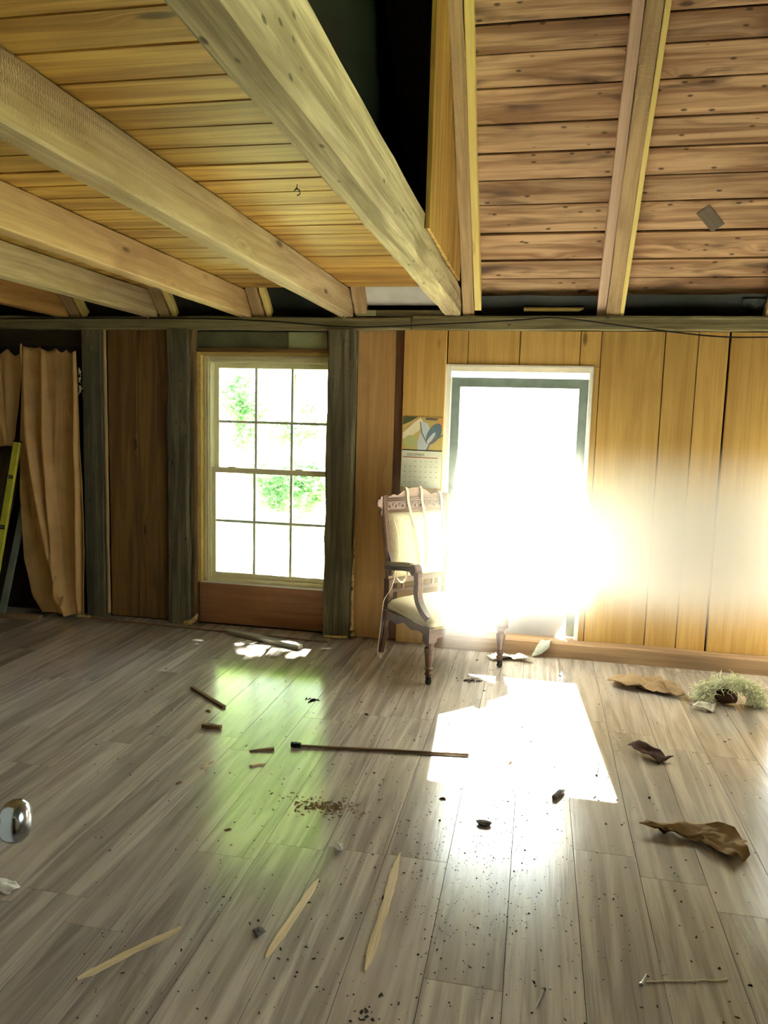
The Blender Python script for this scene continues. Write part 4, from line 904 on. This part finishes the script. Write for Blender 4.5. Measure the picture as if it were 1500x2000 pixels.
tag(MB().tube([Vector((.36+.22*t/14, 2.0+.06*t/14+.012*mnoise.noise(Vector((t*.45,2,2))), .0025)) for t in range(15)], .0022, 6).build('pale_string', M_['strap'], smooth=True), 'short pale string at the lower right of the floor', 'string')
# small clumps and the dirt pile
def clump(name, c, r, n, label, cat, seed, mat='dirt', kind=None, sx=1., sy=1.):
    rg = random.Random(seed); m = MB()
    for i in range(n):
        a = rg.uniform(0, 6.283); d = r*abs(rg.gauss(0,.5)); x, y = c[0]+d*math.cos(a)*sx, c[1]+d*math.sin(a)*sy; s = rg.uniform(.002,.007)
        chip(m, x, y, s, rg)
    return tag(m.build(name, M_[mat]), label, cat, kind=kind)
def chip(m, x, y, s, rg, el=None):
    a = rg.uniform(0, 6.283); e = el or rg.choice((1,1,1.3,2.2)); cx, sx_ = math.cos(a), math.sin(a); h = s*rg.uniform(.5,1.1)
    q = [(-e,-.7,0),(e*.9,-.5,0),(e*.6,.8,0),(-e*.7,.6,0),(-e*.3,-.2,1),(e*.4,.2,.9)]
    m.add([(x+(px*cx-py*sx_)*s, y+(px*sx_+py*cx)*s, pz*h+.0003) for px, py, pz in q], [(0,3,2,1),(0,1,5,4),(1,2,5),(2,3,4,5),(3,0,4)])
clump('dirt_pile', (-.742,2.685), .16, 260, 'scattered pile of brown dirt near the middle of the floor', 'dirt', 5, kind='stuff', sx=1.25, sy=.55, mat='card')
clump('leaf_clump', (-1.102,3.734), .045, 60, 'small dark clump of dead leaves in the green window reflection', 'debris', 6, kind='stuff')
clump('dirt_trail', (-.355,1.70), .07, 16, 'small trail of dark crumbs at the bottom near the long splinter', 'dirt', 8, kind='stuff', sx=.5, sy=1.5)
clump('dirt_patch', (-.31,4.27), .07, 90, 'dark smudge of dirt on the bright floor in front of the chair', 'dirt', 9, kind='stuff', sx=1.2, sy=.8)
m = MB(); rg = random.Random(77)
for i in range(1500):
    y = 1.35 + 3.4*rg.random()**1.15; half = .50*y
    x = rg.uniform(-half*1.15-.2, half*.72)
    if rg.random() < .45: x = rg.gauss(-.25, .38)*min(1.6, .5+y*.25)
    if x < -3.2 or x > 1.6: continue
    s = rg.choice((.0012,.0016,.002,.0026,.0034)) * (1.6 if rg.random() < .06 else 1)
    chip(m, x, y, s, rg)
tag(m.build('floor_crumbs', M_['dirt']), 'dark crumbs and grit scattered all over the floor', 'dirt', kind='stuff')
m = MB()
for i in range(420):
    chip(m, rg.gauss(-.12,.18), 2.35+rg.gauss(0,.22), rg.choice((.001,.0014,.002)), rg)
tag(m.build('grit_patch', M_['dirt']), 'patch of fine dark grit below the flat grey pebble', 'dirt', kind='stuff')
for i, (x, y, lb) in enumerate(((-1.36,2.72,'near the tiny pale splinter'),(-1.03,2.44,'on the floor left of the dirt pile'),(-.05,3.25,'beside the end of the long rod'),(-.30,2.86,'between the rod and the grey pebble'),(-1.56,3.45,'beyond the dark stub'),(-.78,3.62,'right of the leaf clump'))):
    r2 = random.Random(100+i); mm = MB(); chip(mm, x, y, .010, r2, 1.6); tag(mm.build('wood_chip', M_['brownstick']), 'small dark wood chip ' + lb, 'chip', 'dark wood chips')

# ------------------------------------------------------------------ outdoors: trees and bushes seen through the window
def foliage(name, parent_args, crowns, trunk, n, leaf, seed, label, cat, group, mat='leaf'):
    o = empty(name, parent_args); tag(o, label, cat, group); rg = random.Random(seed); m = MB(); inv = Matrix.Translation(o.location).inverted()
    tot = sum(c[3]**2 for c in crowns)
    for cx, cy, cz, r, *dn in crowns:
        for i in range(int(n*r*r/tot*(dn[0] if dn else 1))):
            d = Vector((rg.gauss(0,1), rg.gauss(0,1), rg.gauss(0,1))).normalized()*r*rg.uniform(.35,1.0)
            p = Vector((cx,cy,cz))+d; a = Vector((rg.gauss(0,1),rg.gauss(0,1),rg.gauss(0,.6))).normalized(); b = a.cross(Vector((rg.gauss(0,1),rg.gauss(0,1),rg.gauss(0,1)))).normalized()
            s = leaf*rg.uniform(.7,1.3); m.add([p-a*s, p+b*s*.45, p+a*s, p-b*s*.45], [(0,1,2,3)])
    f = m.build('foliage', M_[mat], o); f.matrix_parent_inverse = inv; tag(f, kind='stuff')
    for t in trunk:
        k = MB().tube(spline(t[0], 4), t[1], 8).build('trunk', M_['bark'], o, smooth=True); k.matrix_parent_inverse = inv
foliage('shade_tree', (-6.4,9.6,-.35), [(-2.95,9.2,5.2,1.15),(-3.5,9.8,5.6,1.2),(-2.5,8.9,4.75,.85),(-2.15,9.2,5.5,.75),(-3.9,9.3,4.9,1.0),(-3.2,8.7,4.3,.75),(-2.1,8.7,4.35,.5),(-2.0,9.4,6.4,.8),(-4.6,9.4,5.4,1.1),(-1.65,9.2,5.0,.72),(-1.5,9.3,5.8,.7),(-1.75,8.9,4.45,.55),(-2.3,8.75,4.2,.5),(-1.4,8.8,4.15,.4),(-2.25,8.7,3.62,.3,.35),(-1.8,8.7,3.66,.3,.35),(-1.35,8.7,3.66,.28,.4)], [([(-6.9,9.9,-.35),(-6.7,9.85,1.5),(-6.0,9.7,3.8),(-4.2,9.5,5.2),(-3.0,9.3,5.3)], .13)], 24000, .095, 1, 'tall leafy tree shading the window from above', 'tree', 'trees outside')
foliage('shade_tree', (-8.5,14,-.35), [(-5.2,13.5,5.6,1.9),(-3.4,13.8,5.5,1.5),(-6.6,13.2,5.0,1.8),(-4.2,13,4.3,1.0),(-2.5,14.2,5.2,1.5),(-3.0,13.6,5.0,1.0)], [([(-8.6,14,-.35),(-8.2,14,2.5),(-6.2,13.6,5.0),(-4,13.7,6.4)], .2)], 16000, .13, 7, 'broad leafy tree standing farther out behind the window', 'tree', 'trees outside')
foliage('leafy_bush', (-5.0,13,-.35), [(-5.45,13,1.75,.42),(-5.15,13.1,1.45,.40),(-5.3,13.2,2.1,.30),(-4.85,13.0,1.62,.30),(-5.2,13,1.05,.35)], [], 1300, .085, 2, 'leafy pale bush behind the upper left panes', 'bush', 'bushes outside', 'leaf_pale')
foliage('leafy_bush', (-4.4,14,-.35), [(-4.95,14,1.25,.42),(-4.55,14.1,1.10,.36),(-4.15,14.2,1.30,.34),(-4.3,14,1.62,.22)], [], 900, .085, 3, 'pale bush behind the middle panes just above the meeting rail', 'bush', 'bushes outside', 'leaf_pale')
foliage('leafy_bush', (-3.9,12,-.35), [(-3.45,12,.52,.46),(-3.95,12.1,.55,.42),(-4.45,12.1,.45,.34),(-3.7,12,.15,.4),(-4.3,12.1,.1,.3)], [], 2400, .075, 4, 'low pale bush behind the lower panes', 'bush', 'bushes outside', 'leaf_pale')
foliage('leafy_bush', (-5.4,17,-.35), [(-6.1,17,2.55,.36),(-5.4,17,2.75,.34),(-5.0,17,2.45,.25,.6)], [([(-5.6,17,-.35),(-5.6,17,1.2),(-5.55,17,2.4)], .03)], 420, .10, 5, 'thin distant sapling behind the top panes', 'bush', 'bushes outside', 'leaf_pale')

# ------------------------------------------------------------------ haze volume added to stand in for the glare at the door
def _haze():
    N = NT('glare_haze'); N.t.nodes.remove(N.b)
    tc = N.n('ShaderNodeTexCoord'); v = tc.outputs['Object']
    sx = N.n('ShaderNodeSeparateXYZ'); N.l(v, sx.inputs[0])
    n1 = N.noise(v, 1.7, 3., .55, .4)
    zf = N.math('MULTIPLY', N.ramp(N.math('SUBTRACT', sx.outputs[2], N.math('MULTIPLY', N.ramp(sx.outputs[0], -.30, .02), .21)), .20, .44), N.ramp(sx.outputs[2], 1.42, .80))
    yf = N.ramp(sx.outputs[1], 3.55, 4.55)
    xf = N.math('MULTIPLY', N.ramp(sx.outputs[0], -.85, -.25), N.math('ADD', N.math('MULTIPLY', N.ramp(sx.outputs[0], .1, .7), 1.9), .85))
    d = N.math('MULTIPLY', N.math('MULTIPLY', zf, yf), N.math('MULTIPLY', xf, N.math('ADD', N.math('MULTIPLY', n1, .9), .55)))
    pv = N.n('ShaderNodeVolumePrincipled'); pv.inputs['Color'].default_value = (1,.99,.96,1); pv.inputs['Anisotropy'].default_value = .2
    N.l(N.math('MULTIPLY', d, HAZE), pv.inputs['Density']); N.l(pv.outputs[0], N.o.inputs['Volume']); return N.m
HAZE = 1.0
tag(MB().box(-1.05, 2.2, 3.2, 4.86, .06, 1.5).build('glare_haze', _haze()), 'bright haze added for the glare in front of the door and right boards', 'haze', kind='stuff')
